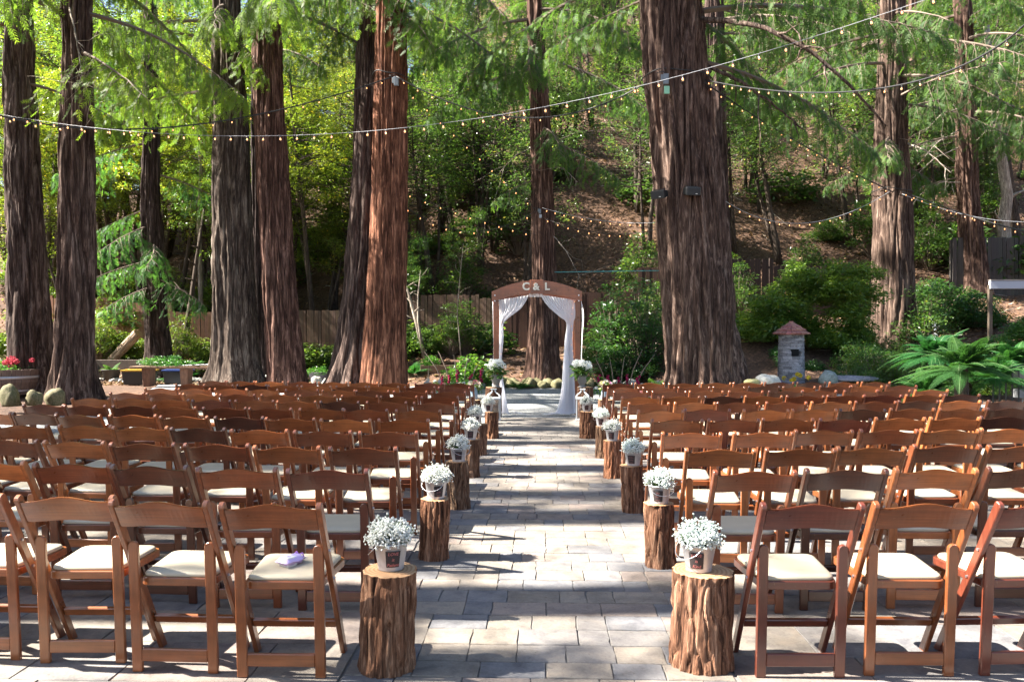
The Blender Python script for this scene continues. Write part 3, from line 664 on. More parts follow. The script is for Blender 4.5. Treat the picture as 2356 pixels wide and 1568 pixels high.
BAYS = [bay_proto(300, 1, 6.5, 2.4, 110, 120), bay_proto(301, 3, 6.0, 2.2, 120, 110), bay_proto(302, 2, 7.5, 2.6, 120, 120), bay_proto(303, 4, 5.0, 1.9, 110, 105), bay_proto(304, 2, 12.0, 2.7, 250, 120), bay_proto(305, 2, 7.0, 2.7, 120, 48), bay_proto(306, 3, 8.5, 2.8, 130, 50), bay_proto(307, 2, 12.5, 2.9, 240, 52)]
def slope_place(x, y):
    q = x / y
    a = 'above the orange fence' if q < -.42 else 'behind the lichen-grey redwood' if q < -.3 else 'above the brown fence' if q < -.13 else 'above the arch fence' if q < .12 else 'uphill of the massive redwood' if q < .3 else 'above the glossy shrub' if q < .42 else 'above the azaleas' if q < .54 else 'above the grey fence'
    return ('low' if y < 37 else 'halfway' if y < 48 else 'high') + ' on the slope ' + a
BAY_KIND = ['single-stemmed bay tree', 'three-stemmed bay tree', 'tall twin-stemmed bay tree', 'many-stemmed bushy bay tree', 'very tall leafy bay tree', 'thin-leaved twin-stemmed bay tree', 'thin-leaved three-stemmed bay tree', 'thin-leaved very tall bay tree']
def bay(kind, x, y, sc, rz, col, tilt=(0, 0), label=None, group='bay trees on the slope', name='bay_tree', cat='tree', z=None):
    lab = f'{label or BAY_KIND[kind]} {slope_place(x, y)}'
    t = thing(name, lab, cat, (x, y, (hz(x, y) if z is None else z) - .1), (tilt[0], tilt[1], rz), group)
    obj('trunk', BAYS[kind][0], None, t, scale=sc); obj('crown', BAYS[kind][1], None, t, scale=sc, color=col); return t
rb = np.random.default_rng(55); spots = []
for _ in range(4000):
    y = 32.0 + 42 * rb.random() ** 1.2; x = rb.uniform(-.68, .66) * y
    mind = 2.9 if x < -3 else 3.0
    # keep the litter glades open
    if any((x - a) ** 2 + ((y - b) * .8) ** 2 < mind ** 2 for a, b in spots): continue
    if (x / y > .02 and x / y < .13 and y < 50) or (x / y > .245 and x / y < .42 and y < 52): 
        if rb.random() < .82: continue
    spots.append((x, y))
    if len(spots) > 138: break
for (x, y) in spots:
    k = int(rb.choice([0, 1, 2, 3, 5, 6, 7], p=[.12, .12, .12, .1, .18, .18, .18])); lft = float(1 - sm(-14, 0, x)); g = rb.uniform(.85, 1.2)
    col = (g * (1.0 + .75 * lft), g * (1.05 + .35 * lft), g * (.85 - .1 * lft) * (1 if lft > .3 else 1.35))  # backlit brightness on the left is put into the leaf tint
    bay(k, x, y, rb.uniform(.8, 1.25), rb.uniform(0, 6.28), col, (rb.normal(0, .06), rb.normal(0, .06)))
# thin-leaved trees just above the fences, litter showing between them
for k, (px, Y, sc) in enumerate([(955, 34, 1.1), (1000, 32.5, 1.0), (1050, 35, 1.1), (1105, 33.5, 1.1), (1160, 37, 1.1), (1310, 38, 1.0), (1460, 36, 1.0), (1690, 34, 1.0), (1720, 40, 1.1), (1960, 36, 1.0), (2000, 41, 1.1), (1900, 47, 1.2), (1300, 48, 1.2), (1390, 52, 1.2), (1010, 36, 1.0), (1075, 38, 1.0), (1140, 34.5, .9), (2140, 35, 1.1), (2300, 36, 1.1), (1230, 41, 1.2), (1470, 43, 1.2), (1090, 42, 1.2), (1980, 45, 1.2), (980, 39, 1.2), (2180, 41, 1.2), (2270, 44, 1.2)]):
    x = at(px, 700, Y).x; bay(5 + k % 2, x, Y, sc, k * 2.3, (.95, 1.1, .85), (rb.normal(0, .07), rb.normal(0, .07)))
for k, (px, Y) in enumerate([(-40, 38), (60, 36), (130, 41), (-10, 45), (230, 47), (300, 39), (90, 31.5), (380, 45)]):
    x = at(px, 700, Y).x; bay(7, x, Y, 1.2, k * 2.9, (2.2, 1.9, .9), (0, 0), 'soaring yellow-green tree', 'yellow-green trees behind the fences')  # leaf tint raised to carry the backlit glow
# trees beyond the left fence; backlit glow is put into their yellow-green tint
rl = np.random.default_rng(77)
for k in range(27):
    px = 20 + 800 * ((k * .618) % 1); Y = 31.3 + 13 * rl.random() ** 1.4; x = at(px, 700, Y).x
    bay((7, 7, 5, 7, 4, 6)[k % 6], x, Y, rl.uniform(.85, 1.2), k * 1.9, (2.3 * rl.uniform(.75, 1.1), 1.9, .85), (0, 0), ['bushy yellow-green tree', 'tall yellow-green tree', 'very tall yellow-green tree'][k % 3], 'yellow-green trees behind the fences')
# ================================================================ folding chairs
CH_TOP, CH_FOOT = np.array((-.28, .81)), np.array((.17, 0.0))       # (y, z) ends of the long side rails
def plank_yz(a, b, w, th, round_top=False, foot_cut=True):
    """bar in the y-z plane from a to b, w wide in plane, th thick along x, both ends shaped"""
    a, b = np.array(a, float), np.array(b, float); d = (b - a) / np.linalg.norm(b - a); n = np.array((-d[1], d[0]))
    pts = []
    if foot_cut:       # foot flat on the ground
        for s in (-1, 1):
            q = a + n * s * w / 2; pts.append(q + d * ((0 - q[1]) / d[1]))
    else: pts += [a - n * w / 2, a + n * w / 2]
    k = 6 if round_top else 3
    rr = w / 2 if round_top else w * .3
    if round_top:
        for i in range(k + 1):
            t = math.pi * i / k; pts.append(b - d * w / 2 + n * math.cos(t) * w / 2 + d * math.sin(t) * w / 2)
    else:
        pts += [b + n * w / 2 - d * w * .3, b + n * w * .25, b - n * w * .3, b - n * w / 2 - d * w * .25]
    m = len(pts); V = [(-th / 2, p[0], p[1]) for p in pts] + [(th / 2, p[0], p[1]) for p in pts]
    bm = bmesh.new(); vs = [bm.verts.new(v) for v in V]
    bm.faces.new(vs[:m]); bm.faces.new(vs[m:][::-1])
    for i in range(m): j = (i + 1) % m; bm.faces.new((vs[i], vs[m + i], vs[m + j], vs[j]))
    bmesh.ops.recalc_face_normals(bm, faces=bm.faces[:])
    bmesh.ops.bevel(bm, geom=bm.edges[:], offset=.0035, segments=1, affect='EDGES')
    me = bpy.data.meshes.new('bar'); bm.to_mesh(me); bm.free(); me.materials.append(M['wood_z']); return me
def rail_pt(z): f = (CH_TOP[1] - z) / CH_TOP[1]; return CH_TOP[0] + (CH_FOOT[0] - CH_TOP[0]) * f
def cross_bar(L, h, th):
    mb = MB(); mb.box((0, 0, 0), (L, th, h)); me = mb.mesh('cross_bar', (M['wood_x'],)); return bevel_mesh(me, .004, 1)
def backrest_mesh():
    n = 18; G = []; w = .392
    for i in range(n):
        s = -1 + 2 * i / (n - 1); x = s * w / 2; bow = -.016 * (1 - s * s)
        crest = .024 * (.5 + .5 * math.cos(math.pi * min(1, abs(s) * 1.12))); low = .012 * (.5 + .5 * math.cos(math.pi * s))
        G.append((x, bow, -.052 + low, .050 + crest))
    bm = bmesh.new(); rings = []
    for (x, y, zl, zh) in G:
        f = .0095; tl = (zh - zl); rings.append([bm.verts.new((x, y - f + .02, zl)), bm.verts.new((x, y + f + .02, zl)), bm.verts.new((x, y + f - .038, zh)), bm.verts.new((x, y - f - .038, zh))])
    for a, b in zip(rings, rings[1:]):
        for i in range(4): j = (i + 1) % 4; bm.faces.new((a[i], b[i], b[j], a[j]))
    bm.faces.new(rings[0]); bm.faces.new(rings[-1][::-1])
    bmesh.ops.recalc_face_normals(bm, faces=bm.faces[:])
    ed = [e for e in bm.edges if abs(e.verts[0].co.x - e.verts[1].co.x) > .005]
    bmesh.ops.bevel(bm, geom=ed, offset=.004, segments=2, affect='EDGES')
    me = bpy.data.meshes.new('backrest'); bm.to_mesh(me); bm.free(); me.materials.append(M['wood_x'])
    me.polygons.foreach_set('use_smooth', np.zeros(len(me.polygons), bool)); return me
def seat_outline(w0, w1, y0, y1, rad, k=5):
    pts = []
    for (cx, cy_, a0) in ((-w0 / 2 + rad, y0 + rad, 180), (w0 / 2 - rad, y0 + rad, 270), (w1 / 2 - rad, y1 - rad, 0), (-w1 / 2 + rad, y1 - rad, 90)):
        for i in range(k): t = R(a0 + 90 * i / (k - 1)); pts.append((cx + rad * math.cos(t), cy_ + rad * math.sin(t)))
    return np.array(pts)
def cushion_mesh():
    o = seat_outline(.335, .372, -.105, .245, .04); c = o.mean(0); mb = MB(); n = len(o); V = []
    for (s, z) in ((1.0, 0), (1.008, .008), (.985, .015), (.9, .019), (.65, .022), (.3, .023)): V.append(np.c_[c + (o - c) * s, np.full(n, z)])
    V = np.concatenate(V + [[(c[0], c[1], .0231)]]); Q = []; T = []
    for k in range(5):
        for i in range(n): j = (i + 1) % n; Q.append((k * n + i, k * n + j, (k + 1) * n + j, (k + 1) * n + i))
    for i in range(n): T.append((5 * n + i, 5 * n + (i + 1) % n, 6 * n))
    mb.add(V, Q, T); return mb.mesh('cushion', (M['vinyl'],), True)
def seatframe_mesh():
    o = seat_outline(.348, .398, -.115, .262, .035); n = len(o); mb = MB(); c = o.mean(0); V = []
    for (s, z) in ((.985, -.004), (1, 0), (1, .030), (.985, .034), (.86, .034), (.86, .0)): V.append(np.c_[c + (o - c) * s, np.full(n, z)])
    Q = []
    for k in range(6):
        for i in range(n): j = (i + 1) % n; a, b = k * n, ((k + 1) % 6) * n; Q.append((a + i, a + j, b + j, b + i))
    mb.add(np.concatenate(V), Q); return mb.mesh('seat_frame', (M['wood_x'],))
ME_RAIL = plank_yz(CH_FOOT, CH_TOP, .042, .024)
ME_LEG = plank_yz((-.125, 0), (rail_pt(.6), .605), .024, .046, False)
def leg_board():
    # rear leg: broad face to the back, rounded head
    w, th = .046, .022; z1 = .605; y0, y1 = -.125, rail_pt(.6); pts = [(-w / 2, 0), (w / 2, 0)]
    for i in range(7): t = math.pi * i / 6; pts.append((w / 2 * math.cos(t), z1 - w / 2 + w / 2 * math.sin(t)))
    bm = bmesh.new(); m = len(pts); f = lambda z: y0 + (y1 - y0) * z / z1
    vs = [bm.verts.new((x, f(z) - th / 2, z)) for x, z in pts] + [bm.verts.new((x, f(z) + th / 2, z)) for x, z in pts]
    bm.faces.new(vs[:m]); bm.faces.new(vs[m:][::-1])
    for i in range(m): j = (i + 1) % m; bm.faces.new((vs[i], vs[m + i], vs[m + j], vs[j]))
    bmesh.ops.recalc_face_normals(bm, faces=bm.faces[:]); bmesh.ops.bevel(bm, geom=bm.edges[:], offset=.0035, segments=1, affect='EDGES')
    me = bpy.data.meshes.new('rear_leg'); bm.to_mesh(me); bm.free(); me.materials.append(M['wood_z']); return me
ME_LEG = leg_board(); ME_BACK = backrest_mesh(); ME_CUSH = cushion_mesh(); ME_SEAT = seatframe_mesh()
ME_FSTR = cross_bar(.396, .045, .02); ME_RSTR = cross_bar(.306, .058, .019); ME_BOLT = None
mbb = MB(); mbb.tube([(-.004, 0, 0), (.004, 0, 0)], .0065, 8); ME_BOLT = mbb.mesh('bolt', (M['steel'],))
def make_chair():
    t = thing('folding_chair', 'wooden folding chair', 'chair')
    for s in (-1, 1):
        obj('side_rail', ME_RAIL, None, t, (s * .210, 0, 0)); obj('rear_leg', ME_LEG, None, t, (s * .176, 0, 0))
        obj('bolt', ME_BOLT, None, t, (s * .2235, rail_pt(.575), .575)); obj('bolt', ME_BOLT, None, t, (s * .2235, rail_pt(.43), .43))
    obj('backrest', ME_BACK, None, t, (0, rail_pt(.735), .735)); obj('seat_frame', ME_SEAT, None, t, (0, 0, .395), (R(1.5), 0, 0))
    obj('cushion', ME_CUSH, None, t, (0, 0, .431), (R(1.5), 0, 0))
    obj('front_stretcher', ME_FSTR, None, t, (0, rail_pt(.175), .175), (R(28), 0, 0)); obj('rear_stretcher', ME_RSTR, None, t, (0, -.13, .08))
    return t
CHAIR = make_chair(); used = [False]
rc = np.random.default_rng(31)
ROWS = 11
def wood_col(r, row, side):
    k = r.random(); v = r.uniform(.8, 1.25)
    if k < .36: c = (.15, .05, .020)
    elif k < .60: c = (.225, .084, .030)
    elif k < .80: c = (.31, .128, .048)
    elif k < .92: c = (.068, .025, .014)
    else: c = (.12, .036, .022)
    return tuple(np.array(c) * v * np.array((1.12, .95, .82)))
SIDE = {-1: 'barrel planter side', 1: 'stone lantern side'}
for side in (-1, 1):
    for k in range(ROWS):
        nseat = 9
        for j in range(nseat):
            x = side * (1.165 + j * .505) + rc.normal(0, .012) + (.02 if side > 0 else 0)
            y = 3.73 + .858 * k + .125 * j * .5 + rc.normal(0, .028) + (.04 if side > 0 else 0)
            t = CHAIR if not used[0] else copy_tree(CHAIR); used[0] = True
            t.location = (x, y - .03, 0); t.scale = (1.018,) * 3; t.rotation_euler = (0, 0, rc.normal(0, .032) + side * .012)
            c = wood_col(rc, k, side)
            for ch in t.children: ch.color = (*(np.array(c) * rc.uniform(.88, 1.12)), 1)
            t['label'] = f'wooden folding chair, {SIDE[side]}, {ordinal(ROWS - 1 - k)} row from arch, {ordinal(j)} seat from aisle'
            t['category'] = 'chair'; t['group'] = 'folding chairs set out in rows'

# favour bag on a seat
def favour():
    mb = MB(); n = 9; m = 11; G = np.zeros((n, m, 3)); r = np.random.default_rng(5)
    for sgn in (1, -1):
        for i in range(n):
            for j in range(m):
                u = -1 + 2 * i / (n - 1); v = -1 + 2 * j / (m - 1); e = max(0, 1 - u ** 4) * max(0, 1 - v ** 4)
                pinch = 1 if v < .55 else 1 - 1.3 * (v - .55) if v < .8 else .68 + (v - .8) * 2.2
                G[i, j] = (u * .042 * pinch, v * .065, .004 + sgn * (.020 * e ** .5 if v < .75 else .004) + .014 + r.normal(0, .0022))
        mb.add(G.reshape(-1, 3), None, None); mb.V.pop(); mb.n -= n * m
        mb.grid(G.copy())
    m_ = mat('lilac_organza', (.66, .50, .86), .5); m_.node_tree.nodes['Principled BSDF'].inputs['Transmission Weight'].default_value = .15
    t = thing('favour_bag', 'lilac organza favour bag tied with ribbon lying on a seat', 'gift bag', (-1.18, 3.76, .468), (0, 0, R(-32)))
    obj('pouch', mb.mesh('pouch', (m_,), True), None, t)
    mi = MB(); mi.box((0, -.02, .016), (.064, .06, .046)); obj('wrapped_gift', bevel_mesh(mi.mesh('wrapped_gift', (M['white_paint'],)), .008, 2), None, t)
    mr = MB(); a = np.linspace(0, 2 * np.pi, 12); mr.tube(np.stack([np.cos(a) * .02, np.full(12, .046), .016 + np.sin(a) * .012], -1), .004, 5, caps=False); 
    for s in (-1, 1): mr.tube([(0, .046, .03), (s * .02, .05, .042), (s * .035, .046, .028)], .0035, 4)
    obj('ribbon', mr.mesh('ribbon', (mat('purple_ribbon', (.30, .12, .5), .5),), True), None, t)
favour()
# ================================================================ stumps, buckets and flowers along the aisle
def stump_mesh(rad, h, seed):
    ns = 150; rows = 56; r = np.random.default_rng(seed); th = np.linspace(0, 2 * np.pi, ns, endpoint=False); zz = np.linspace(0, h, rows)
    TH, ZZ = np.meshgrid(th, zz); K = max(9, int(2 * np.pi * rad / .030))
    u = TH / (2 * np.pi) * K + 1.2 * (vnoise(TH / (2 * np.pi) * 5, ZZ * 6, 5, seed) - .5)
    f = np.clip(np.abs(2 * vnoise(u, ZZ * 6, K, seed + 1) - 1) * 2.0, 0, 1) ** .7; f2 = vnoise(u * 2, ZZ * 14, 2 * K, seed + 2)
    RR = rad * (1 + .04 * np.sin(2 * TH + seed) + .025 * np.sin(3 * TH + seed * 2)) + .014 * (f - .62) + .009 * (f2 - .5)
    RR *= 1 + .05 * np.exp(-ZZ / .06)
    bx, by = r.normal(0, .012, 2)
    V = np.stack([RR * np.cos(TH) + bx * ZZ / h, RR * np.sin(TH) + by * ZZ / h, ZZ], -1)
    i = np.arange(rows - 1)[:, None] * ns; j = np.arange(ns)[None]; k = (j + 1) % ns
    Q = np.stack([i + j, i + k, i + ns + k, i + ns + j], -1).reshape(-1, 4)
    bark = mesh_np('bark', V.reshape(-1, 3), Q, None, (M['stump_bark'],), None, False)
    # sawn face with its thin bark rim chamfered
    mb = MB(); top = V[-1]; c = top.mean(0); ring2 = c + (top - c) * .955 + (0, 0, .003); ring3 = c + (top - c) * .93 + (0, 0, .002)
    VV = np.concatenate([top, ring2, ring3, [c + (0, 0, .003)]]); Q2 = []; T2 = []
    for a in range(2):
        for i in range(ns): q = (i + 1) % ns; Q2.append((a * ns + i, a * ns + q, (a + 1) * ns + q, (a + 1) * ns + i))
    for i in range(ns): T2.append((2 * ns + i, 2 * ns + (i + 1) % ns, 3 * ns))
    mb.add(VV, Q2, T2); return bark, mb.mesh('sawn_top', (M['cut'],), False)
def stump(label, x, y, rad, h, seed, col=(1, 1, 1), group='bark stumps along the aisle'):
    t = thing('tree_stump', label, 'stump', (x, y, 0), (0, 0, seed), group); b, s = stump_mesh(rad, h, seed)
    obj('bark', b, None, t, color=col); obj('sawn_top', s, None, t); return t

def breath_mesh(seed):
    """baby's breath: a dome of tiny white blossoms on wiry stems"""
    r = np.random.default_rng(seed); mb = MB(); oc = np.array([(1, 0, 0), (0, 1, 0), (-1, 0, 0), (0, -1, 0), (0, 0, .7), (0, 0, -.7)]); ot = [(0, 1, 4), (1, 2, 4), (2, 3, 4), (3, 0, 4), (1, 0, 5), (2, 1, 5), (3, 2, 5), (0, 3, 5)]
    puffs = r.normal(0, 1, (34, 3)); puffs[:, 2] = np.abs(puffs[:, 2]) * .9 - .22; puffs /= np.linalg.norm(puffs, axis=1)[:, None]
    for i in range(1750):
        p = puffs[int(r.integers(0, 34))] + r.normal(0, .20, 3); p /= np.linalg.norm(p); rad = .102 * (r.uniform(.6, 1.04) if i % 22 else r.uniform(1.08, 1.25)) * (1 + .04 * math.sin(i))
        c = p * np.array((rad, rad, rad * .98)); c[2] += .02
        if c[2] < -.012: continue
        s = r.uniform(.0045, .0085); a = np.array(Euler(r.uniform(0, 6, 3)).to_matrix())
        mb.add((oc * s) @ a.T + c, None, ot, m=0, r=r.random())
        if i % 4 == 0 or i % 22 == 0: mb.tube([(0, 0, -.02), c * .55 + (0, 0, .004), c * .97], [.002, .0014, .0008], 3, m=1, caps=False)
    for i in range(70):
        p = r.normal(0, 1, 3); p[2] = abs(p[2]); p /= np.linalg.norm(p); c = p * r.uniform(.03, .088); d = p * .02 + r.normal(0, .012, 3); w = np.cross(d, r.normal(0, 1, 3)); w *= .004 / (np.linalg.norm(w) + 1e-9)
        mb.add([c, c + d * .5 - w, c + d, c + d * .5 + w], [(0, 1, 2, 3)], m=2, r=r.random())
    return mb.mesh('flowers', (M['petal_white'], M['stem'], M['leaf']))
BREATH = [breath_mesh(s) for s in (1, 2, 3, 4)]
def bucket_meshes():
    mb = MB(); mb.lathe([(.0, .003), (.056, .003), (.058, .0), (.060, .004), (.060, .008), (.079, .122), (.083, .124), (.083, .130), (.078, .131), (.0765, .122), (.058, .012), (.0, .012)], 32); body = mb.mesh('bucket', (M['zinc'],), True)
    mh = MB(); a = np.linspace(-.1, math.pi + .1, 22); mh.tube(np.stack([np.cos(a) * .084, .055 + np.sin(a) * .05, .118 - np.sin(a) * .05], -1), .0018, 5); handle = mh.mesh('handle', (M['steel'],), True)
    mp = MB(); G = np.zeros((9, 6, 3))
    for i in range(9):
        for j in range(6):
            a_ = R(-90) + (i / 8 - .5) * .95; z = .022 + .078 * j / 5; rr = .060 + (.079 - .060) * (z - .008) / .114 + .0022
            G[i, j] = (rr * math.cos(a_), rr * math.sin(a_), z)
    mp.grid(G); return body, handle, mp.mesh('chalk_label', (M['chalk'],), True)
BUCKET, HANDLE, CLABEL = bucket_meshes()
def bend_on_bucket(me):
    for v in me.vertices:
        z = v.co.y; rr = .060 + .019 * (z - .008) / .114 + .0030; a_ = R(-90) + v.co.x / rr; v.co = (rr * math.cos(a_), rr * math.sin(a_), z)
def text_mesh(lines, size, cy0, pitch):
    bm = bmesh.new()
    for i, s in enumerate(lines):
        cu = bpy.data.curves.new('chalk', 'FONT'); cu.body = s; cu.size = size; cu.align_x = 'CENTER'; cu.offset = .0003; cu.shear = .25; cu.resolution_u = 3
        o = bpy.data.objects.new('tmp', cu); COL.objects.link(o); dg = bpy.context.evaluated_depsgraph_get(); me = bpy.data.meshes.new_from_object(o.evaluated_get(dg))
        for v in me.vertices: v.co.y += cy0 - i * pitch
        bm.from_mesh(me); bpy.data.objects.remove(o); bpy.data.curves.remove(cu)
    me = bpy.data.meshes.new('chalk_writing'); bmesh.ops.subdivide_edges(bm, edges=[e for e in bm.edges if e.calc_length() > .006], cuts=2); bm.to_mesh(me); bm.free(); me.materials.append(M['chalk_pink']); bend_on_bucket(me); return me
def scrawl_mesh(seed):
    r = np.random.default_rng(seed); mb = MB()
    for row in range(3):
        n = 22; w = r.uniform(.026, .042); x = np.linspace(-w / 2, w / 2, n); y = .080 - row * .024 + .005 * np.sin(np.linspace(0, 6.28 * r.uniform(3, 5), n)) + r.normal(0, .0015, n)
        P = np.stack([x, y], -1)
        for a, b in zip(P, P[1:]):
            d = b - a; nn = np.array((-d[1], d[0])) / (np.linalg.norm(d) + 1e-9) * .0007
            mb.add([(*(a - nn), 0), (*(b - nn), 0), (*(b + nn), 0), (*(a + nn), 0)], [(0, 1, 2, 3)])
    me = mb.mesh('chalk_writing', (mat('faint_chalk', (.25, .09, .09), .9),)); bend_on_bucket(me); return me
def bucket(label, x, y, z, rz, sc, seed, text=None, fcol=(1, 1, 1), panel=0.0):
    t = thing('flower_bucket', label, 'flower bucket', (x, y, z), (0, 0, rz), 'flower buckets on the aisle stumps')
    obj('bucket', BUCKET, None, t, scale=sc); obj('handle', HANDLE, None, t, scale=sc, rot=(0, 0, 1.2 * seed))
    lb = obj('chalk_label', CLABEL, None, t, scale=sc, rot=(0, 0, panel))
    obj('chalk_writing', text_mesh(text, .0205, .080, .0265) if text else scrawl_mesh(seed), None, lb)
    obj('flowers', BREATH[seed % 4], None, t, (0, 0, .128 * sc), (0, 0, seed * 1.1), (sc, sc, sc * .95), fcol)
    return t
# (x, y, radius, height, tint) from the back row towards the arch
LS = [(-.715, 3.72, .130, .455, (1.0, .92, .85)), (-.735, 5.54, .098, .415, (1.1, .98, .9)), (-.718, 7.14, .094, .420, (.95, 1.0, .95)), (-.742, 8.70, .088, .41, (.8, .82, .8)), (-.765, 10.3, .085, .40, (.8, .78, .75)), (-.705, 11.95, .105, .40, (.8, .7, .62))]
RS = [(.770, 3.80, .138, .440, (1.05, .98, .95)), (.822, 5.40, .094, .42, (.98, .9, .85)), (.835, 7.05, .092, .405, (.85, .78, .74)), (.805, 8.72, .092, .40, (1.25, 1.0, .85)), (.795, 10.1, .07, .40, (.75, .8, .78)), (.760, 12.05, .140, .40, (.85, .74, .66))]
LB = ['stubby stump with a snapped bark knot on the barrel side', 'sunlit shaggy stump on the barrel side', 'lichen-spotted stump with a knot on the barrel side', 'slim ridged stump on the barrel side, fourth from the back row', 'slim dark stump on the barrel side, fifth from the back row', 'wide stump nearest the arch on the barrel side']
RB = ['stout fissured stump on the lantern side by the back row', 'tall flaking stump on the lantern side, second from the back row', 'dark reddish stump with lichen on the lantern side', 'pale flaking stump on the lantern side, fourth from the back row', 'thin lichened stump tucked beside the widest lantern-side stump', 'widest stump nearest the arch on the lantern side']
for i, ((x, y, r_, h, c), lab) in enumerate(zip(LS, LB)):
    stump(lab, x, y, r_, h, 40 + i, c)
    bucket(['zinc bucket of baby\'s breath lettered LOVE is Patient', 'leaning sunlit zinc bucket of baby\'s breath on the shaggy stump'][i] if i < 2 else f'zinc bucket of baby\'s breath, barrel side, {ordinal(i)} from the back row', x + (.02 if i < 2 else 0) - (.05 if i in (4, 5) else 0), y - (.012 if i else -.005), h + .003, [R(18), R(24), R(4), R(2), R(14), R(3)][i], [1.0, .97, .95, .95, .98, .95][i], i + 1, ('LOVE', 'is', 'Patient') if i == 0 else None)
for i, ((x, y, r_, h, c), lab) in enumerate(zip(RS, RB)):
    stump(lab, x, y, r_, h, 60 + i, c)
    bucket('zinc bucket of bluish white flowers lettered LOVE is Kind' if i == 0 else f'zinc bucket of baby\'s breath, stone lantern side, {ordinal(i)} from the back row', x + [-.01, -.005, 0, .0, .0, -.035][i], y, h + .003, [R(-20), R(-18), R(-22), R(-16), R(-12), R(-4)][i], [1.0, .96, .95, .95, .95, .93][i], i + 2, ('LOVE', 'is', 'Kind') if i == 0 else None, (.92, .98, 1.0) if i in (0, 1, 2, 4) else (1, 1, 1))

# ---- far end: stumps with milk cans, lanterns, urns of hydrangea
def leaf_ball(seed, n, rad, L, mats, flat=.8, r_lo=.5, aspect=.5, hemi=False):
    r = np.random.default_rng(seed); p = r.normal(0, 1, (n, 3)); p /= np.linalg.norm(p, axis=1)[:, None]
    if hemi: p[:, 2] = np.abs(p[:, 2])
    C = p * rad * (r_lo + (1 - r_lo) * r.random((n, 1)) ** .5) * np.array((1, 1, flat))
    V = leaf_cards(C, r, L, 1, .5, aspect); return V, r.random(n)
def blossom_head(mb, c, rad, n, r, s=.014, m=0, rv=None):
    """a ball of small four-petalled flowers"""
    p = r.normal(0, 1, (n, 3)); p[:, 2] = p[:, 2] * .8 + .15; p /= np.linalg.norm(p, axis=1)[:, None]
    for q in p:
        a = np.cross(q, r.normal(0, 1, 3)); a /= np.linalg.norm(a) + 1e-9; b = np.cross(q, a); o = np.array(c) + q * rad * r.uniform(.9, 1.05)
        mb.add([o - q * .3 * s, o + a * s, o + b * s, o - a * s, o - b * s], None, [(0, 1, 2), (0, 2, 3), (0, 3, 4), (0, 4, 1)], m=m, r=r.random() if rv is None else rv)
def urn(label, x, y, z, seed):
    t = thing('flower_urn', label, 'flower urn', (x, y, z), group='hydrangea urns by the arch'); r = np.random.default_rng(seed)
    mb = MB(); mb.lathe([(0, 0), (.075, 0), (.08, .015), (.05, .035), (.045, .05), (.062, .07), (.085, .12), (.10, .22), (.108, .24), (.10, .245), (.09, .20), (0, .19)], 28); obj('urn', mb.mesh('urn', (mat('dull_pewter', (.16, .155, .15), .6, Metallic=.3),), True), None, t)
    mf = MB()
    for k in range(8): a = k * .785 + r.normal(0, .2); blossom_head(mf, (math.cos(a) * .15 * (.4 + .6 * (k % 2)), math.sin(a) * .13, .40 + r.uniform(-.02, .07)), .075, 85, r, .017)
    obj('blooms', mf.mesh('blooms', (M['petal_white'],)), None, t)
    V, rv = leaf_ball(seed, 190, .2, .11, None, .7, .3, .62); ml = MB(); ml.add(V + np.array((0, 0, .30)), np.arange(len(V)).reshape(-1, 4), r=rv); obj('leaves', ml.mesh('leaves', (M['leaf'],)), None, t, color=(.8, 1.0, .9)); return t
def milk_can(label, x, y, z, seed, cols):
    t = thing('milk_can_vase', label, 'vase', (x, y, z), group='milk can vases by the arch'); r = np.random.default_rng(seed)
    mb = MB(); mb.lathe([(0, 0), (.062, 0), (.064, .01), (.064, .14), (.058, .165), (.044, .185), (.042, .205), (.052, .215), (.05, .222), (.04, .215), (0, .20)], 28); obj('can', mb.mesh('can', (mat('blue_grey_enamel', (.24, .32, .38), .45, Metallic=.3),), True), None, t)
    for k, c in enumerate(cols):
        a = k * 1.3; p = (math.cos(a) * .075, math.sin(a) * .06 - .02, .275 + .03 * math.sin(k * 2.2)); mf = MB()
        for ring in range(4):
            n = 9 + ring * 3
            for q in range(n):
                b = 6.283 * q / n + ring; el = .25 + ring * .33; d = np.array((math.cos(b) * math.sin(el), -abs(math.cos(el)) * .6 - .2 + .3 * math.sin(b), math.sin(b) * math.sin(el) * .6 + math.cos(el) * .75)); d /= np.linalg.norm(d); w = np.cross(d, (0, -1, .3)); w /= np.linalg.norm(w) + 1e-9; L = .02 + ring * .011
                mf.add([(0, 0, 0), d * L * .6 - w * L * .3, d * L, d * L * .6 + w * L * .3], [(0, 1, 2, 3)], r=r.random())
        obj('bloom', mf.mesh('bloom', (M['petal'],)), None, t, p, None, None, c)
    V, rv = leaf_ball(seed, 120, .12, .07, None, .7, .4, .5); ml = MB(); ml.add(V + np.array((0, 0, .25)), np.arange(len(V)).reshape(-1, 4), r=rv); obj('leaves', ml.mesh('leaves', (M['leaf'],)), None, t); return t
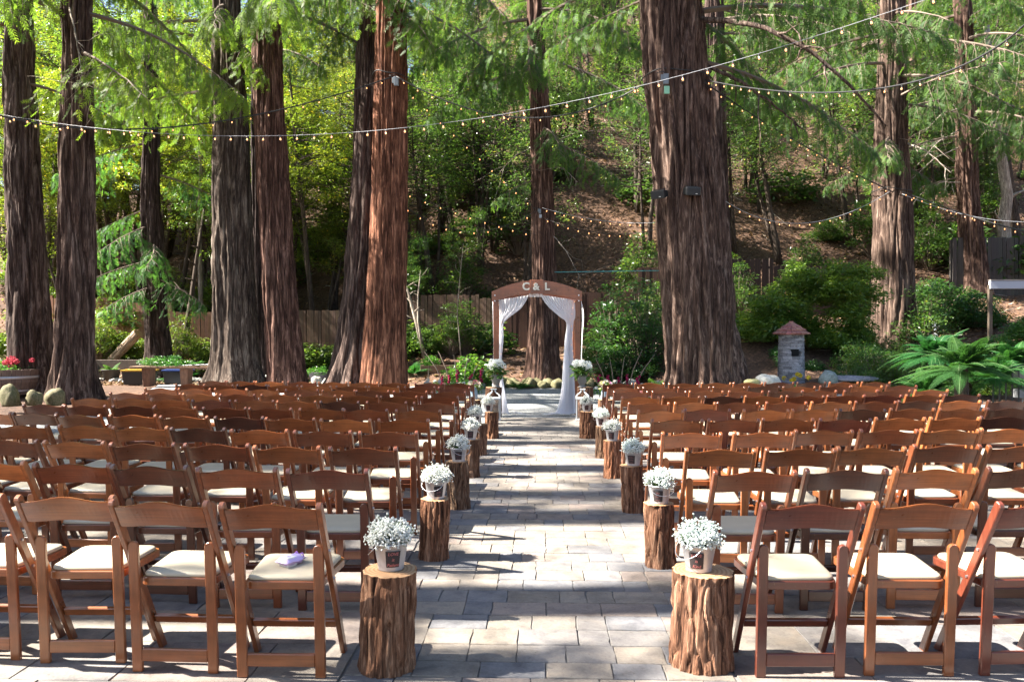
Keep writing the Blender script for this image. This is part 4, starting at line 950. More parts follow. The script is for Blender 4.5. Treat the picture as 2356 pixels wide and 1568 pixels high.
def lantern(label, x, y, rz):
    t = thing('lantern', label, 'lantern', (x, y, 0), (0, 0, rz), 'white lanterns by the arch'); w, h = .105, .40
    mb = MB()
    for z in (.02, h): mb.box((0, 0, z), (2 * w + .03, 2 * w + .03, .03))
    obj('frame', bevel_mesh(mb.mesh('frame', (M['lantern'],)), .004, 1), None, t)
    mp = MB(); mp.box((0, 0, h / 2 + .01), (.02, .02, h - .02)); pm = mp.mesh('post', (M['lantern'],))
    for sx in (-1, 1):
        for sy in (-1, 1): obj('post', pm, None, t, (sx * w, sy * w, 0))
    mg = MB(); mg.box((0, 0, h / 2 + .01), (2 * w - .02, .003, h - .04)); gm = mg.mesh('pane', (M['glass'],))
    for k in range(4): obj('pane', gm, None, t, (w * math.sin(k * math.pi / 2), w * math.cos(k * math.pi / 2), 0), (0, 0, -k * math.pi / 2))
    mr = MB()
    for k in range(4):
        a = k * math.pi / 2 + math.pi / 4; s = np.linspace(0, 1, 9); rr = (w * 1.414) * (1 - s) ** 1.0 + .045 * s + .03 * np.sin(s * 6.28); mr.tube(np.stack([np.cos(a) * rr, np.sin(a) * rr, h + .01 + s * .15], -1), .009, 6)
    mr.box((0, 0, h + .165), (.10, .10, .014)); obj('roof_scrolls', mr.mesh('roof_scrolls', (M['lantern'],), False), None, t)
    mc = MB(); mc.lathe([(0, .036), (.035, .036), (.035, .17), (.03, .174), (0, .172)], 20); obj('candle', mc.mesh('candle', (mat('ivory_wax', (.75, .68, .52), .5),), True), None, t)
    return t
lantern('white wire lantern beside the milk can on the barrel side', -.815, 14.45, .15); lantern('white wire lantern beside the milk can on the lantern side of arch', .80, 14.5, -.1)
stump('tall dark stump carrying the urn at the arch, barrel side', -.86, 15.05, .15, .56, 81, (.55, .5, .48), 'dark stumps by the arch'); stump('tall dark stump carrying the urn at the arch, stone lantern side', .87, 15.1, .15, .56, 82, (.55, .5, .48), 'dark stumps by the arch')
stump('dark stump under the milk can with pink dahlias', -1.13, 13.9, .13, .42, 83, (.6, .55, .5), 'dark stumps by the arch'); stump('dark stump under the milk can with cream dahlia', 1.16, 14.0, .13, .42, 84, (.6, .55, .5), 'dark stumps by the arch')
urn('grey urn of white hydrangeas beside pink dahlias', -.80, 15.0, .563, 91); urn('grey urn of white hydrangeas beside the cream dahlia', .82, 15.05, .563, 92)
milk_can('blue-grey milk can of blush and dusky pink dahlias', -1.13, 13.9, .423, 93, [(.85, .62, .55), (.55, .18, .24), (.82, .76, .66), (.72, .66, .55)])
milk_can('blue-grey milk can of cream dahlia and mauve blooms', 1.16, 14.0, .423, 94, [(.55, .26, .42), (.66, .60, .55), (.60, .35, .50), (.84, .76, .45)])
# ================================================================ wedding arch
AY = 15.8; AX = at(1239, 900, AY).x
arch = thing('wedding_arch', 'brown timber wedding arch lettered C & L with sheer white drapes', 'wedding arch', (AX - .035, AY, 0))
acol = (.21, .066, .026)
mb = MB(); mb.box((0, 0, 1.10), (.115, .115, 2.24)); POST = bevel_mesh(mb.mesh('post', (M['wood_z'],)), .006, 1)
for fy in (0, .85):
    for s in (-1, 1): obj('post', POST, None, arch, (s * .80, fy, 0), color=acol)
def arch_board(s):
    bm = bmesh.new(); n = 14; rings = []
    for i in range(n):
        f = i / (n - 1); x = s * (.09 + f * .80); zt = 2.62 - .215 * f ** 1.7; zb = 2.355 - .175 * f ** 2.2
        if f > .86: zb = 2.355 - .175 * .86 ** 2.2 - .02
        rings.append([bm.verts.new((x, y, z)) for (y, z) in ((-.022, zb), (.022, zb), (.022, zt), (-.022, zt))])
    for a, b in zip(rings, rings[1:]):
        for i in range(4): j = (i + 1) % 4; bm.faces.new((a[i], b[i], b[j], a[j]))
    bm.faces.new(rings[0]); bm.faces.new(rings[-1]); bmesh.ops.recalc_face_normals(bm, faces=bm.faces[:])
    me = bpy.data.meshes.new('header_board'); bm.to_mesh(me); bm.free(); me.materials.append(M['wood_x']); return me
AB = {s: arch_board(s) for s in (-1, 1)}
mb = MB(); mb.box((0, 0, 2.495), (.27, .03, .275)); KEY = bevel_mesh(mb.mesh('centre_plate', (M['wood_x'],)), .005, 1)
for fy in (-.082, .935):
    for s in (-1, 1): obj('header_board', AB[s], None, arch, (0, fy, 0), color=acol)
    obj('centre_plate', KEY, None, arch, (0, fy - .03 if fy < 0 else fy + .03, 0), color=tuple(np.array(acol) * 1.1))
mb = MB(); mb.box((0, 0, 0), (.05, .98, .09)); SB = mb.mesh('side_beam', (M['wood_x'],))
for s in (-1, 1): obj('side_beam', SB, None, arch, (s * .80, .425, 2.27), color=acol)
mb = MB(); mb.tube([(0, .004, 0), (0, -.010, 0)], .014, 10); AB_ = mb.mesh('bolt', (M['steel'],))
for s in (-1, 1):
    for z in (2.22, 2.33): obj('bolt', AB_, None, arch, (s * .825, -.108, z))
def letter(ch, x, z, size):
    cu = bpy.data.curves.new('letter', 'FONT'); cu.body = ch; cu.size = size; cu.align_x = 'CENTER'; cu.extrude = .010; cu.offset = .0045; cu.bevel_depth = .002
    o = bpy.data.objects.new('tmp', cu); COL.objects.link(o); me = bpy.data.meshes.new_from_object(o.evaluated_get(bpy.context.evaluated_depsgraph_get())); bpy.data.objects.remove(o)
    me.materials.clear(); me.materials.append(mat('distressed_white', (.55, .54, .46), .7)); obj('letter', me, None, arch, (x, -.142, z), (R(90), 0, 0))
letter('C', -.21, 2.435, .20); letter('&', -.012, 2.435, .19); letter('L', .205, 2.435, .20)

def drape(name, label, rows, pleats, n=70, amp=.018, loc=None, seed=0):
    """rows: list of (left xyz, right xyz, fullness); cloth between them with soft pleats"""
    r = np.random.default_rng(seed); k = len(rows); tk = np.linspace(0, 1, k); tv = np.linspace(0, 1, 64)
    A = np.array([q[0] for q in rows], float); B = np.array([q[1] for q in rows], float); F = np.array([q[2] for q in rows], float)
    def cr(P):
        P = P.reshape(k, -1); out = []
        for c in range(P.shape[1]):
            y = P[:, c]; m = np.gradient(y, tk); i = np.clip(np.searchsorted(tk, tv) - 1, 0, k - 2); h = tk[1] - tk[0]; u = (tv - tk[i]) / h
            out.append((2 * u ** 3 - 3 * u ** 2 + 1) * y[i] + (u ** 3 - 2 * u ** 2 + u) * h * m[i] + (-2 * u ** 3 + 3 * u ** 2) * y[i + 1] + (u ** 3 - u ** 2) * h * m[i + 1])
        return np.stack(out, -1)
    a, b, f = cr(A), cr(B), cr(F)[:, 0]
    s = np.linspace(0, 1, n); G = a[:, None] * (1 - s)[None, :, None] + b[:, None] * s[None, :, None]
    ph = 2 * np.pi * pleats * (s + .03 * np.sin(5 * s + seed)); wob = vnoise(s[None] * 9 + 0 * tv[:, None], tv[:, None] * 3 + 0 * s[None], 16, seed + 9) - .5
    G[..., 1] += (np.sin(ph)[None] * amp + wob * .05) * f[:, None]; G[..., 0] += np.cos(ph * .97)[None] * amp * .45 * f[:, None]
    m = MB(); m.grid(G); o = obj(name, m.mesh(name, (M['veil'],), True), None, arch); o['label'] = label; return o
drape('drape', 'sheer white drape swept to the left post', [((-.76, -.05, 2.24), (-.14, -.05, 2.34), .6), ((-.74, -.07, 2.02), (-.30, -.09, 2.08), .8), ((-.735, -.09, 1.86), (-.56, -.11, 1.88), .5), ((-.735, -.09, 1.74), (-.655, -.10, 1.74), .25), ((-.735, -.10, 1.45), (-.66, -.11, 1.45), .6), ((-.735, -.09, .95), (-.70, -.10, .95), .5), ((-.72, -.09, .5), (-.64, -.12, .5), .7), ((-.72, -.14, .015), (-.55, -.30, .02), 1.2)], 9, 80, .03, seed=1)
drape('drape', 'sheer white drape tied to the right post and pooling', [((.07, -.05, 2.345), (.76, -.05, 2.24), .6), ((.22, -.09, 2.12), (.755, -.07, 2.05), .8), ((.44, -.11, 1.92), (.75, -.09, 1.90), .5), ((.585, -.11, 1.78), (.72, -.10, 1.78), .25), ((.56, -.12, 1.45), (.70, -.10, 1.45), .7), ((.53, -.14, 1.0), (.72, -.10, 1.0), .9), ((.50, -.16, .5), (.74, -.12, .5), 1.2), ((.43, -.22, .14), (.75, -.18, .14), 1.5), ((.36, -.30, .015), (.75, -.26, .02), 1.6)], 13, 90, .034, seed=2)
drape('drape', 'narrow sheer drape hanging outside the left post', [((-.905, .35, 2.22), (-.875, .1, 2.22), .3), ((-.885, .4, 1.7), (-.87, .1, 1.7), .5), ((-.875, .4, 1.2), (-.865, .1, 1.2), .4), ((-.895, .4, .6), (-.87, .1, .6), .5), ((-1.0, .4, .02), (-.90, .1, .02), .8)], 5, 30, .02, seed=3)
drape('drape', 'narrow sheer drape hanging outside the right post', [((.885, .1, 2.24), (.90, .4, 2.24), .3), ((.93, .1, 1.95), (.92, .4, 1.95), .5), ((.90, .1, 1.4), (.91, .4, 1.4), .4), ((.885, .1, .8), (.90, .4, .8), .4), ((.88, .1, .02), (.93, .4, .02), .5)], 5, 30, .02, seed=4)
drape('top_swag', 'sheer white cloth folded over the top beam', [((-.16, -.05, 2.37), (.12, -.05, 2.37), .4), ((-.15, -.06, 2.34), (.11, -.06, 2.34), .5), ((-.145, -.05, 2.30), (.105, -.05, 2.30), .5)], 5, 40, .014, seed=5)
# pooled cloth on the paving
def pool(x0, x1, y0, y1, seed):
    X, Y = np.meshgrid(np.linspace(x0, x1, 40), np.linspace(y0, y1, 24)); Z = .006 + .05 * vnoise(X * 9 + 50, Y * 11 + 50, 97, seed) ** 2 * (1 - ((X - (x0 + x1) / 2) / (x1 - x0) * 2) ** 2) + .004
    m = MB(); m.grid(np.stack([X + .04 * np.sin(Y * 14), Y, Z], -1)); o = obj('pooled_hem', m.mesh('pooled_hem', (M['veil'],), True), None, arch)
pool(.10, .62, -.42, -.16, 4); pool(-.60, -.22, -.40, -.18, 6)
# fairy lights along the drapes
mb = MB(); mb.lathe([(0, -.006), (.006, 0), (0, .006)], 6); FL = mb.mesh('fairy_light', (M['filament'],))
rf = np.random.default_rng(3)
for k in range(26):
    f = k / 25; s = -1 if k % 2 else 1; z = 2.2 - 1.5 * f; obj('fairy_light', FL, None, arch, (s * .70 + rf.normal(0, .02), -.13, z))
# ================================================================ string lights and things fixed to the trunks
mb = MB(); mb.lathe([(0, -.062), (.010, -.060), (.021, -.048), (.0245, -.036), (.021, -.022), (.012, -.010), (.010, -.002)], 12); BULB = mb.mesh('bulb', (M['bulb_glass'],), True)
mb = MB(); mb.lathe([(0, .022), (.009, .022), (.011, .0), (.0105, -.008), (0, -.008)], 8); SOCK = mb.mesh('socket', (M['cable_b'],), True)
mb = MB(); mb.lathe([(0, -.046), (.0105, -.042), (.0125, -.034), (.0085, -.022), (.003, -.012), (0, -.010)], 8); FILA = mb.mesh('filament', (M['filament'],), True)
def lag(P, ts, t):
    out = np.zeros((len(t), 3))
    for i in range(len(ts)):
        w = np.ones(len(t))
        for j in range(len(ts)):
            if i != j: w *= (t - ts[j]) / (ts[i] - ts[j])
        out += w[:, None] * P[i]
    return out
def string_light(label, pts, spacing, cable, rad=.007, bs=1.0, seed=0):
    P = np.array([at(*p) for p in pts]); px = np.array([p[0] for p in pts], float); ts = (px - px[0]) / (px[-1] - px[0]); t = np.linspace(0, 1, 60); C = lag(P, ts, t)
    o0 = C[0]; th = thing('string_light', label, 'string lights', tuple(o0)); r = np.random.default_rng(seed)
    mb = MB(); mb.tube(C - o0, rad, 6); obj('cable', mb.mesh('cable', (cable,), True), None, th)
    d = np.r_[0, np.cumsum(np.linalg.norm(np.diff(C, axis=0), axis=1))]; n = int(d[-1] / spacing)
    for i in range(n):
        q = np.array([np.interp((i + .5) * spacing, d, C[:, k]) for k in range(3)]) - o0
        b = obj('bulb', BULB, None, th, (q[0], q[1], q[2] - rad - .02), (r.normal(0, .12), r.normal(0, .12), 0), bs)
        obj('socket', SOCK, None, b); obj('filament', FILA, None, b)
string_light('black-cabled lights from the left tied to the orange-barked redwood', [(-70, 247, 15.0), (400, 292, 17.8), (905, 176, 21.0)], .46, M['cable_b'], .016, 1.1, 1)
string_light('pale steel cable of bulbs crossing in front of every redwood', [(-70, 250, 14.2), (600, 313, 12.4), (1480, 196, 10.3), (2230, -35, 8.6)], .312, M['cable_w'], .0035, 1.0, 2)
string_light('black-cabled swag between the orange-barked and massive redwoods', [(912, 176, 21.0), (1230, 271, 20.2), (1488, 190, 18.8)], .44, M['cable_b'], .016, 1.1, 3)
string_light('black cable of bulbs sweeping up right from the massive redwood', [(1622, 184, 18.9), (1830, 212, 15.5), (2420, -22, 10.5)], .38, M['cable_b'], .014, 1.05, 4)
string_light('black cable of bulbs dropping to the azalea-side redwood', [(1622, 190, 18.9), (1850, 335, 22), (2055, 442, 25.5)], .46, M['cable_b'], .017, 1.1, 5)
string_light('thin string of bulbs descending to the slim redwood behind the arch', [(935, 205, 21.6), (1085, 345, 22.6), (1236, 484, 23.9)], .5, M['cable_b'], .006, 1.15, 6)
string_light('lower swag of bulbs left of the slim redwood', [(925, 470, 22.8), (1090, 532, 23.6), (1234, 484, 23.9)], .42, M['cable_b'], .007, 1.15, 7)
string_light('upper swag of bulbs left of the slim redwood', [(925, 440, 22.2), (1090, 500, 22.9), (1234, 540, 23.9)], .46, M['cable_b'], .006, 1.15, 8)
string_light('upper swag of bulbs joining the slim and massive redwoods', [(1248, 478, 24.0), (1375, 506, 22.0), (1506, 512, 20.0)], .42, M['cable_w'], .006, 1.15, 9)
string_light('lower swag of bulbs joining the slim and massive redwoods', [(1248, 500, 24.0), (1375, 535, 22.2), (1506, 528, 20.0)], .46, M['cable_b'], .006, 1.15, 10)
string_light('low swag of bulbs between the massive and azalea-side redwoods', [(1668, 462, 20.6), (1800, 512, 22.6), (2048, 440, 25.5)], .5, M['cable_w'], .008, 1.15, 11)
string_light('black cable of bulbs running right from the azalea-side redwood', [(2076, 440, 25.4), (2230, 496, 22), (2420, 545, 18.5)], .46, M['cable_b'], .016, 1.1, 12)
string_light('pale cable of bulbs running right past the tall redwood', [(2076, 446, 25.4), (2230, 496, 24.5), (2420, 508, 24)], .6, M['cable_w'], .010, 1.2, 13)

def wrap(label, px, py, Y, rad, m):
    c = at(px, py, Y); a = np.linspace(0, 2 * np.pi, 40); r = np.random.default_rng(int(px)); mb = MB()
    mb.tube(np.stack([np.cos(a) * rad, np.sin(a) * rad, .05 * np.sin(a * 2) + .02 * np.sin(a * 5)], -1), .014, 6, caps=False)
    o = tag(obj('tree_strap', mb.mesh('tree_strap', (m,), True), None, None, c), label, 'cable')
wrap('black cable looped round the orange-barked redwood', 898, 178, 21.6, .485, M['cable_b'])
wrap('black cable looped round the massive redwood', 1556, 186, 19.6, .86, M['cable_b'])
wrap('dark cable looped round the azalea-side redwood', 2052, 442, 26.2, .635, M['cable_b'])
def ctrl(label, px, py, Y, tagcol=None, s=1.0):
    c = at(px, py, Y); t = thing('controller_box', label, 'junction box', c)
    mb = MB(); mb.box((0, 0, 0), (.13 * s, .08, .25 * s)); obj('case', bevel_mesh(mb.mesh('case', (M['grey_box'],)), .012, 2), None, t)
    mb = MB(); mb.box((-.09 * s, .01, .03), (.06 * s, .05, .16 * s)); obj('plug', bevel_mesh(mb.mesh('plug', (M['grey_box'],)), .008, 1), None, t)
    if tagcol is not None:
        mb = MB(); mb.box((.02, -.01, -.27 * s), (.13 * s, .04, .19 * s)); obj('tag', bevel_mesh(mb.mesh('tag', (tagcol,)), .008, 1), None, t)
    mb = MB(); mb.tube([(0, 0, .12 * s), (-.06, .02, .2 * s), (-.2, .05, .17 * s)], .01, 6); obj('lead', mb.mesh('lead', (M['cable_b'],), True), None, t)
ctrl('grey light controller box on the orange-barked redwood', 912, 187, 21.10, None, .95)
ctrl('grey controller box with mint green tag on the massive redwood', 1532, 182, 18.72, M['green_tag'], .95)
ctrl('small grey controller box on the slim redwood behind the arch', 1242, 486, 24.03, mat('pale_tag', (.45, .5, .55), .5), .55)
def speaker(label, px, py, Y, rz, tilt):
    c = at(px, py, Y); t = thing('loudspeaker', label, 'loudspeaker', c, (R(tilt), 0, rz), 'loudspeakers on the massive redwood')
    mb = MB(); mb.box((0, 0, 0), (.36, .22, .20)); mb.V[-1][:, 2] += np.where(mb.V[-1][:, 1] > 0, mb.V[-1][:, 2] * -.25, 0); obj('cabinet', bevel_mesh(mb.mesh('cabinet', (M['black'],)), .03, 3), None, t)
    mg = MB(); mg.box((0, -.108, -.005), (.31, .012, .155)); obj('grille', bevel_mesh(mg.mesh('grille', (mat('speaker_mesh', (.022, .024, .026), .8),)), .005, 1), None, t)
    mk = MB(); mk.box((0, .16, .06), (.06, .16, .05)); mk.box((0, .02, .11), (.30, .05, .02)); obj('bracket', mk.mesh('bracket', (M['black'],)), None, t)
    ml = MB(); ml.box((.07, -.1165, -.055), (.045, .004, .012)); obj('badge', ml.mesh('badge', (M['white_paint'],)), None, t)
speaker('black loudspeaker angled left on the massive redwood', 1517, 447, 18.85, R(-38), 12); speaker('black loudspeaker facing the aisle on the massive redwood', 1592, 440, 18.62, R(12), 10)
# thin teal line strung behind the arch
P = np.array([at(1276, 626, 24.2), at(1400, 624, 25), at(1560, 622, 26.5)]); mb = MB(); mb.tube(P - P[0], .012, 5); tag(obj('garden_line', mb.mesh('garden_line', (mat('teal_cord', (.10, .42, .42), .6),), True), None, None, P[0]), 'teal cord strung right from the slim redwood', 'cord')
# ================================================================ plants, rocks and things around the patio
def rock_mesh(seed, m, sub=3):
    bm = bmesh.new(); bmesh.ops.create_icosphere(bm, subdivisions=sub, radius=1.0); o = Vector((seed * 3.1, seed * 1.7, seed * .9))
    for v in bm.verts:
        n = mnoise.noise(v.co * 1.1 + o) * .34 + mnoise.noise(v.co * 2.6 + o) * .14 + mnoise.noise(v.co * 6 + o) * .05
        v.co *= 1 + n; v.co.z = max(v.co.z, -.45)
    me = bpy.data.meshes.new('rock'); bm.to_mesh(me); bm.free(); me.materials.append(m); me.polygons.foreach_set('use_smooth', np.ones(len(me.polygons), bool)); return me
ROCKS = [rock_mesh(s, M['rock']) for s in (1, 2, 3)]; MROCKS = [rock_mesh(s, M['moss_rock']) for s in (4, 5, 6)]
def rock(label, x, y, sx, sy, sz, k=0, mossy=False, rz=0, group=None, col=(1, 1, 1), z=None):
    o = obj('boulder', (MROCKS if mossy else ROCKS)[k % 3], None, None, (x, y, (hz(x, y) if z is None else z) + sz * .36), (0, 0, rz), (sx, sy, sz), col); return tag(o, label, 'rock', group)
def px_rock(label, px0, px1, pyb, Y, hpx, **kw):
    c = at((px0 + px1) / 2, pyb, Y); w = (px1 - px0) / 1832.4 * Y / 2; rock(label, c.x, Y, w * .88, w * .75, hpx / 1832.4 * Y / 1.35, z=max(c.z, -.03), **kw)

# ---- fern fronds
def frond(mb, L, az, el, r, droop=.9, pin=22, wid=.24, m=0):
    n = 12; t = np.linspace(0, 1, n); d = np.array((math.cos(az), math.sin(az)))
    hor = L * (np.sin(el + droop * t) * 0 + t * math.cos(el)) ; ver = L * (t * math.sin(el) - droop * .5 * t ** 2)
    P = np.stack([d[0] * hor, d[1] * hor, ver], -1); mb.tube(P, np.linspace(.006, .002, n) * (L / .9), 3, m=1, caps=False)
    side = np.array((-d[1], d[0], 0)); rv0 = r.random() * .6; V = []; RV = []
    for i in range(pin):
        f = .12 + .88 * i / pin; p = np.array([np.interp(f, t, P[:, k]) for k in range(3)]); f2 = min(1, f + .05); p2 = np.array([np.interp(f2, t, P[:, k]) for k in range(3)]); ax = (p2 - p); ax /= np.linalg.norm(ax) + 1e-9
        pl = wid * L * (1 - (f * 1.0) ** 2.2) * min(1, .35 + f * 3) + .01
        for s in (-1, 1):
            dd = side * s * .9 + ax * .42 + np.array((0, 0, -.22)) + r.normal(0, .05, 3); dd /= np.linalg.norm(dd); nn = np.cross(dd, ax); nn /= np.linalg.norm(nn) + 1e-9; ws = np.cross(nn, dd)
            k = 5
            for q in range(k):      # pinnules
                g = q / k; c = p + dd * pl * g
                for s2 in (-1, 1):
                    e = dd * .6 + ws * s2 * .8; l = pl * .30 * (1 - g * .7); wv = np.cross(e, nn) * l * .22
                    V.append([c, c + e * l * .5 - wv, c + e * l, c + e * l * .5 + wv]); RV.append(np.clip(rv0 + r.normal(0, .12) + .2 * f, 0, 1))
            V.append([p + dd * pl * .5, p + dd * pl * .8 - ws * pl * .05, p + dd * pl * 1.05, p + dd * pl * .8 + ws * pl * .05]); RV.append(rv0)
    V = np.array(V).reshape(-1, 3); mb.add(V, np.arange(len(V)).reshape(-1, 4), m=m, r=np.array(RV))
FERN_M = (M['fern'], M['stem'])
def fern_mesh(seed, n, L, el=(.5, 1.1), droop=.9, pin=20, wid=.24):
    r = np.random.default_rng(seed); mb = MB()
    for i in range(n): frond(mb, L * r.uniform(.7, 1.1), i * 2.399 + r.normal(0, .2), r.uniform(*el), r, droop * r.uniform(.7, 1.3), pin, wid)
    return mb.mesh('fronds', FERN_M)
FERNS = [fern_mesh(1, 13, .62), fern_mesh(2, 10, .5)]
def fern(label, x, y, sc, k=0, col=(1, 1, 1), group='garden ferns'):
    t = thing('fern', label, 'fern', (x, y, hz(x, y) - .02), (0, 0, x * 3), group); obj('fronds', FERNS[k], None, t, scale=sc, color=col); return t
# ---- leafy shrubs
def shrub_mesh(seed, clumps, leaf_n, L, cr, size, aspect=.38, m='leaf', lo=.15):
    r = np.random.default_rng(seed); tb = MB(); C = []; RV = []
    for b in range(clumps):
        p = r.normal(0, 1, 3); p /= np.linalg.norm(p); p = p * (r.random() ** .35) * np.array(size); p[2] = abs(p[2]) if r.random() < .85 else p[2] * .5; p[2] += size[2] * lo
        st = np.array((p[0] * .12, p[1] * .12, 0)); tb.tube([st, st * .5 + p * .5 + np.array((0, 0, .08)), p], [.016, .011, .004], 4, m=0, caps=False)
        k = int(leaf_n * r.uniform(.6, 1.3)); q = r.normal(0, 1, (k, 3)); q /= np.linalg.norm(q, axis=1)[:, None]; q *= (r.random((k, 1)) ** .4) * cr * r.uniform(.7, 1.25); q[:, 2] *= .6
        C.append(p + q); RV.append(np.clip(r.uniform(.05, .75) + r.normal(0, .15, k) + .45 * (r.random(k) < .02), 0, 1))
    C = np.concatenate(C); C[:, 2] = np.maximum(C[:, 2], .02); lb = MB(); V = leaf_cards(C, r, L, 1, .35, aspect); V[:, 2] = np.maximum(V[:, 2], .005); lb.add(V, np.arange(len(V)).reshape(-1, 4), r=np.concatenate(RV))
    return tb.mesh('stems', (M['twig'],), True), lb.mesh('foliage', (M[m],))
SHRUBS = {'broad': shrub_mesh(1, 80, 17, .21, .38, (1.05, .8, .95), .38), 'fine': shrub_mesh(2, 120, 75, .045, .17, (.85, .7, .62), .5, lo=.1), 'low': shrub_mesh(3, 40, 60, .06, .16, (.5, .45, .3), .45, lo=.1), 'tall': shrub_mesh(4, 80, 46, .10, .26, (.75, .7, 1.5), .36, lo=.3), 'dense': shrub_mesh(5, 110, 70, .08, .24, (.95, .8, .9), .42, lo=.1)}
SHRUBS['airy'] = (None, BAYS[5][1])
def shrub(kind, label, px, pyb, Y, sc, col=(1, 1, 1), group=None, name='shrub', rz=None):
    c = at(px, pyb, Y); t = thing(name, label, 'shrub', (c.x, Y, hz(c.x, Y) - .04), (0, 0, px * .37 if rz is None else rz), group); s, f = SHRUBS[kind]
    obj('stems', s, None, t, scale=sc); obj('foliage', f, None, t, scale=sc, color=col); return t

# ---------------------------------------------------------------- left: barrel, boulders, bench, bins
def barrel():
    c = at(18, 897, 18.2); t = thing('barrel_planter', 'half wine barrel planter with steel hoops and pink geraniums', 'planter', (c.x, 18.2, hz(c.x, 18.2) - .02)); n = 22; r0, r1, h = .60, .70, .58
    for i in range(n):
        a0 = 2 * np.pi * i / n; a1 = 2 * np.pi * (i + 1) / n - .012; V = []
        for (rr, z) in ((r0, 0), (.5 * (r0 + r1) + .045, h * .5), (r1, h)):
            for a in (a0, a1):
                V += [(rr * math.cos(a), rr * math.sin(a), z), ((rr - .03) * math.cos(a), (rr - .03) * math.sin(a), z)]
        Q = []
        for k in range(2):
            b = k * 4; Q += [(b, b + 2, b + 6, b + 4), (b + 3, b + 1, b + 5, b + 7), (b + 1, b, b + 4, b + 5), (b + 2, b + 3, b + 7, b + 6)]
        Q += [(8, 10, 11, 9), (0, 1, 3, 2)]; mb = MB(); mb.add(V, Q); g = .85 + .3 * random.random(); obj('stave', mb.mesh('stave', (M['stave'],)), None, t, color=(.20 * g, .155 * g, .13 * g))
    for z, w in ((.06, .05), (.36, .07)):
        rr = np.interp(z, [0, h * .5, h], [r0, .5 * (r0 + r1) + .045, r1]) + .006; rr2 = np.interp(z + w, [0, h * .5, h], [r0, .5 * (r0 + r1) + .045, r1]) + .006
        mb = MB(); mb.lathe([(rr - .004, z), (rr, z), (rr2, z + w), (rr2 - .004, z + w)], 40); obj('hoop', mb.mesh('hoop', (M['zinc'],), True), None, t)
    mb = MB(); mb.lathe([(0, h - .06), (r1 - .03, h - .06)], 24); obj('soil', mb.mesh('soil', (M['ground'],)), None, t)
    s, f = SHRUBS['low']; obj('foliage', f, None, t, (0, 0, h - .1), None, (1.15, 1.15, .95), (.8, 1.3, .9))
    r = np.random.default_rng(8); mf = MB()
    for k in range(11):
        mf = MB(); blossom_head(mf, (.34 + r.normal(0, .11), -.15 + r.normal(0, .12), h + .22 + r.normal(0, .05)), .06, 34, r, .024); obj('geranium', mf.mesh('geranium', (M['petal'],)), None, t, color=(.62, .10, .14))
barrel()
px_rock('big mossy boulder at the foot of the barrel planter', 0, 50, 931, 15.8, 48, k=0, mossy=True, col=(.6, .58, .55))
px_rock('middle boulder between the big mossy one and the redwood', 56, 100, 930, 15.9, 34, k=1, mossy=True, col=(.65, .6, .58))
px_rock('slab-sided boulder leaning by the charred redwood base', 104, 152, 930, 16.2, 40, k=2, mossy=True, col=(.65, .6, .58), rz=.6)
def bench():
    Y = 23.6; x0, x1 = at(322, 890, Y).x, at(492, 890, Y).x; cx = (x0 + x1) / 2; t = thing('rustic_bench', 'rustic slab-topped wooden bench heaped with greenery and papers', 'bench', (cx, Y, 0), (0, 0, R(4)))
    L = x1 - x0 + .3; mb = MB(); mb.box((0, 0, .575), (L, .62, .075)); obj('slab_top', bevel_mesh(mb.mesh('slab_top', (M['board_x'],)), .02, 2), None, t, color=(.22, .14, .09))
    for s in (-.72, .25, 1.0):
        mb = MB(); mb.box((0, 0, .27), (.20, .36, .54), taper=1.25); obj('leg', bevel_mesh(mb.mesh('leg', (M['board_z'],)), .012, 1), None, t, (s * L * .45, 0, 0), color=(.18, .10, .065))
    return cx, Y, L
bx, by, bL = bench()
s_, f_ = SHRUBS['low']
t = thing('cut_greenery', 'heap of cut green foliage piled on the rustic bench', 'foliage', (bx - .35, by, .613)); obj('sprigs', f_, None, t, scale=(1.6, .8, .9), color=(.7, 1.2, 1.0))
t = thing('cut_greenery', 'bluish cut branches lying towards the bench end', 'foliage', (bx + .55, by + .1, .613)); obj('sprigs', FERNS[1], None, t, scale=.9, color=(.9, 1.1, 1.2))
for k in range(5):
    mb = MB(); X, Y_ = np.meshgrid(np.linspace(-.2, .2, 8), np.linspace(-.15, .15, 6)); mb.grid(np.stack([X, Y_, .006 + .03 * vnoise(X * 9 + 20 + k, Y_ * 9 + 20, 61, k)], -1)); tag(obj('newspaper', mb.mesh('newspaper', (mat('newsprint', (.55, .55, .56), .8),), True), None, None, (bx + .25 + k * .2, by - .05 + .06 * (k % 2), .619 + k * .006), (0, 0, k * .7)), 'crumpled newspaper sheet lying on the rustic bench', 'newspaper', 'papers on the bench')
def bin_(label, px, pyb, Y, L, lid):
    c = at(px, pyb, Y); t = thing('storage_bin', label, 'storage bin', (c.x, Y, -.01), (0, 0, R(6)))
    mb = MB(); mb.box((0, 0, .21), (L, .5, .42)); V = mb.V[-1]; V[:4, :2] *= .88; obj('tub', bevel_mesh(mb.mesh('tub', (M['black'],)), .02, 2), None, t)
    mb = MB(); mb.box((0, 0, .435), (L + .05, .55, .05)); mb.box((0, 0, .47), (L * .8, .4, .03)); obj('lid', bevel_mesh(mb.mesh('lid', (lid,)), .012, 2), None, t)
    mr = MB(); mr.box((0, -.262, .37), (L * .3, .03, .04)); obj('handle', mr.mesh('handle', (M['black'],)), None, t)
bin_('black storage bin with yellow lid beside the bench', 322, 886, 24.7, .95, mat('yellow_lid', (.42, .25, .02), .5)); bin_('black storage bin with blue lid half under the bench', 410, 884, 24.9, .8, mat('blue_lid', (.02, .05, .20), .5))
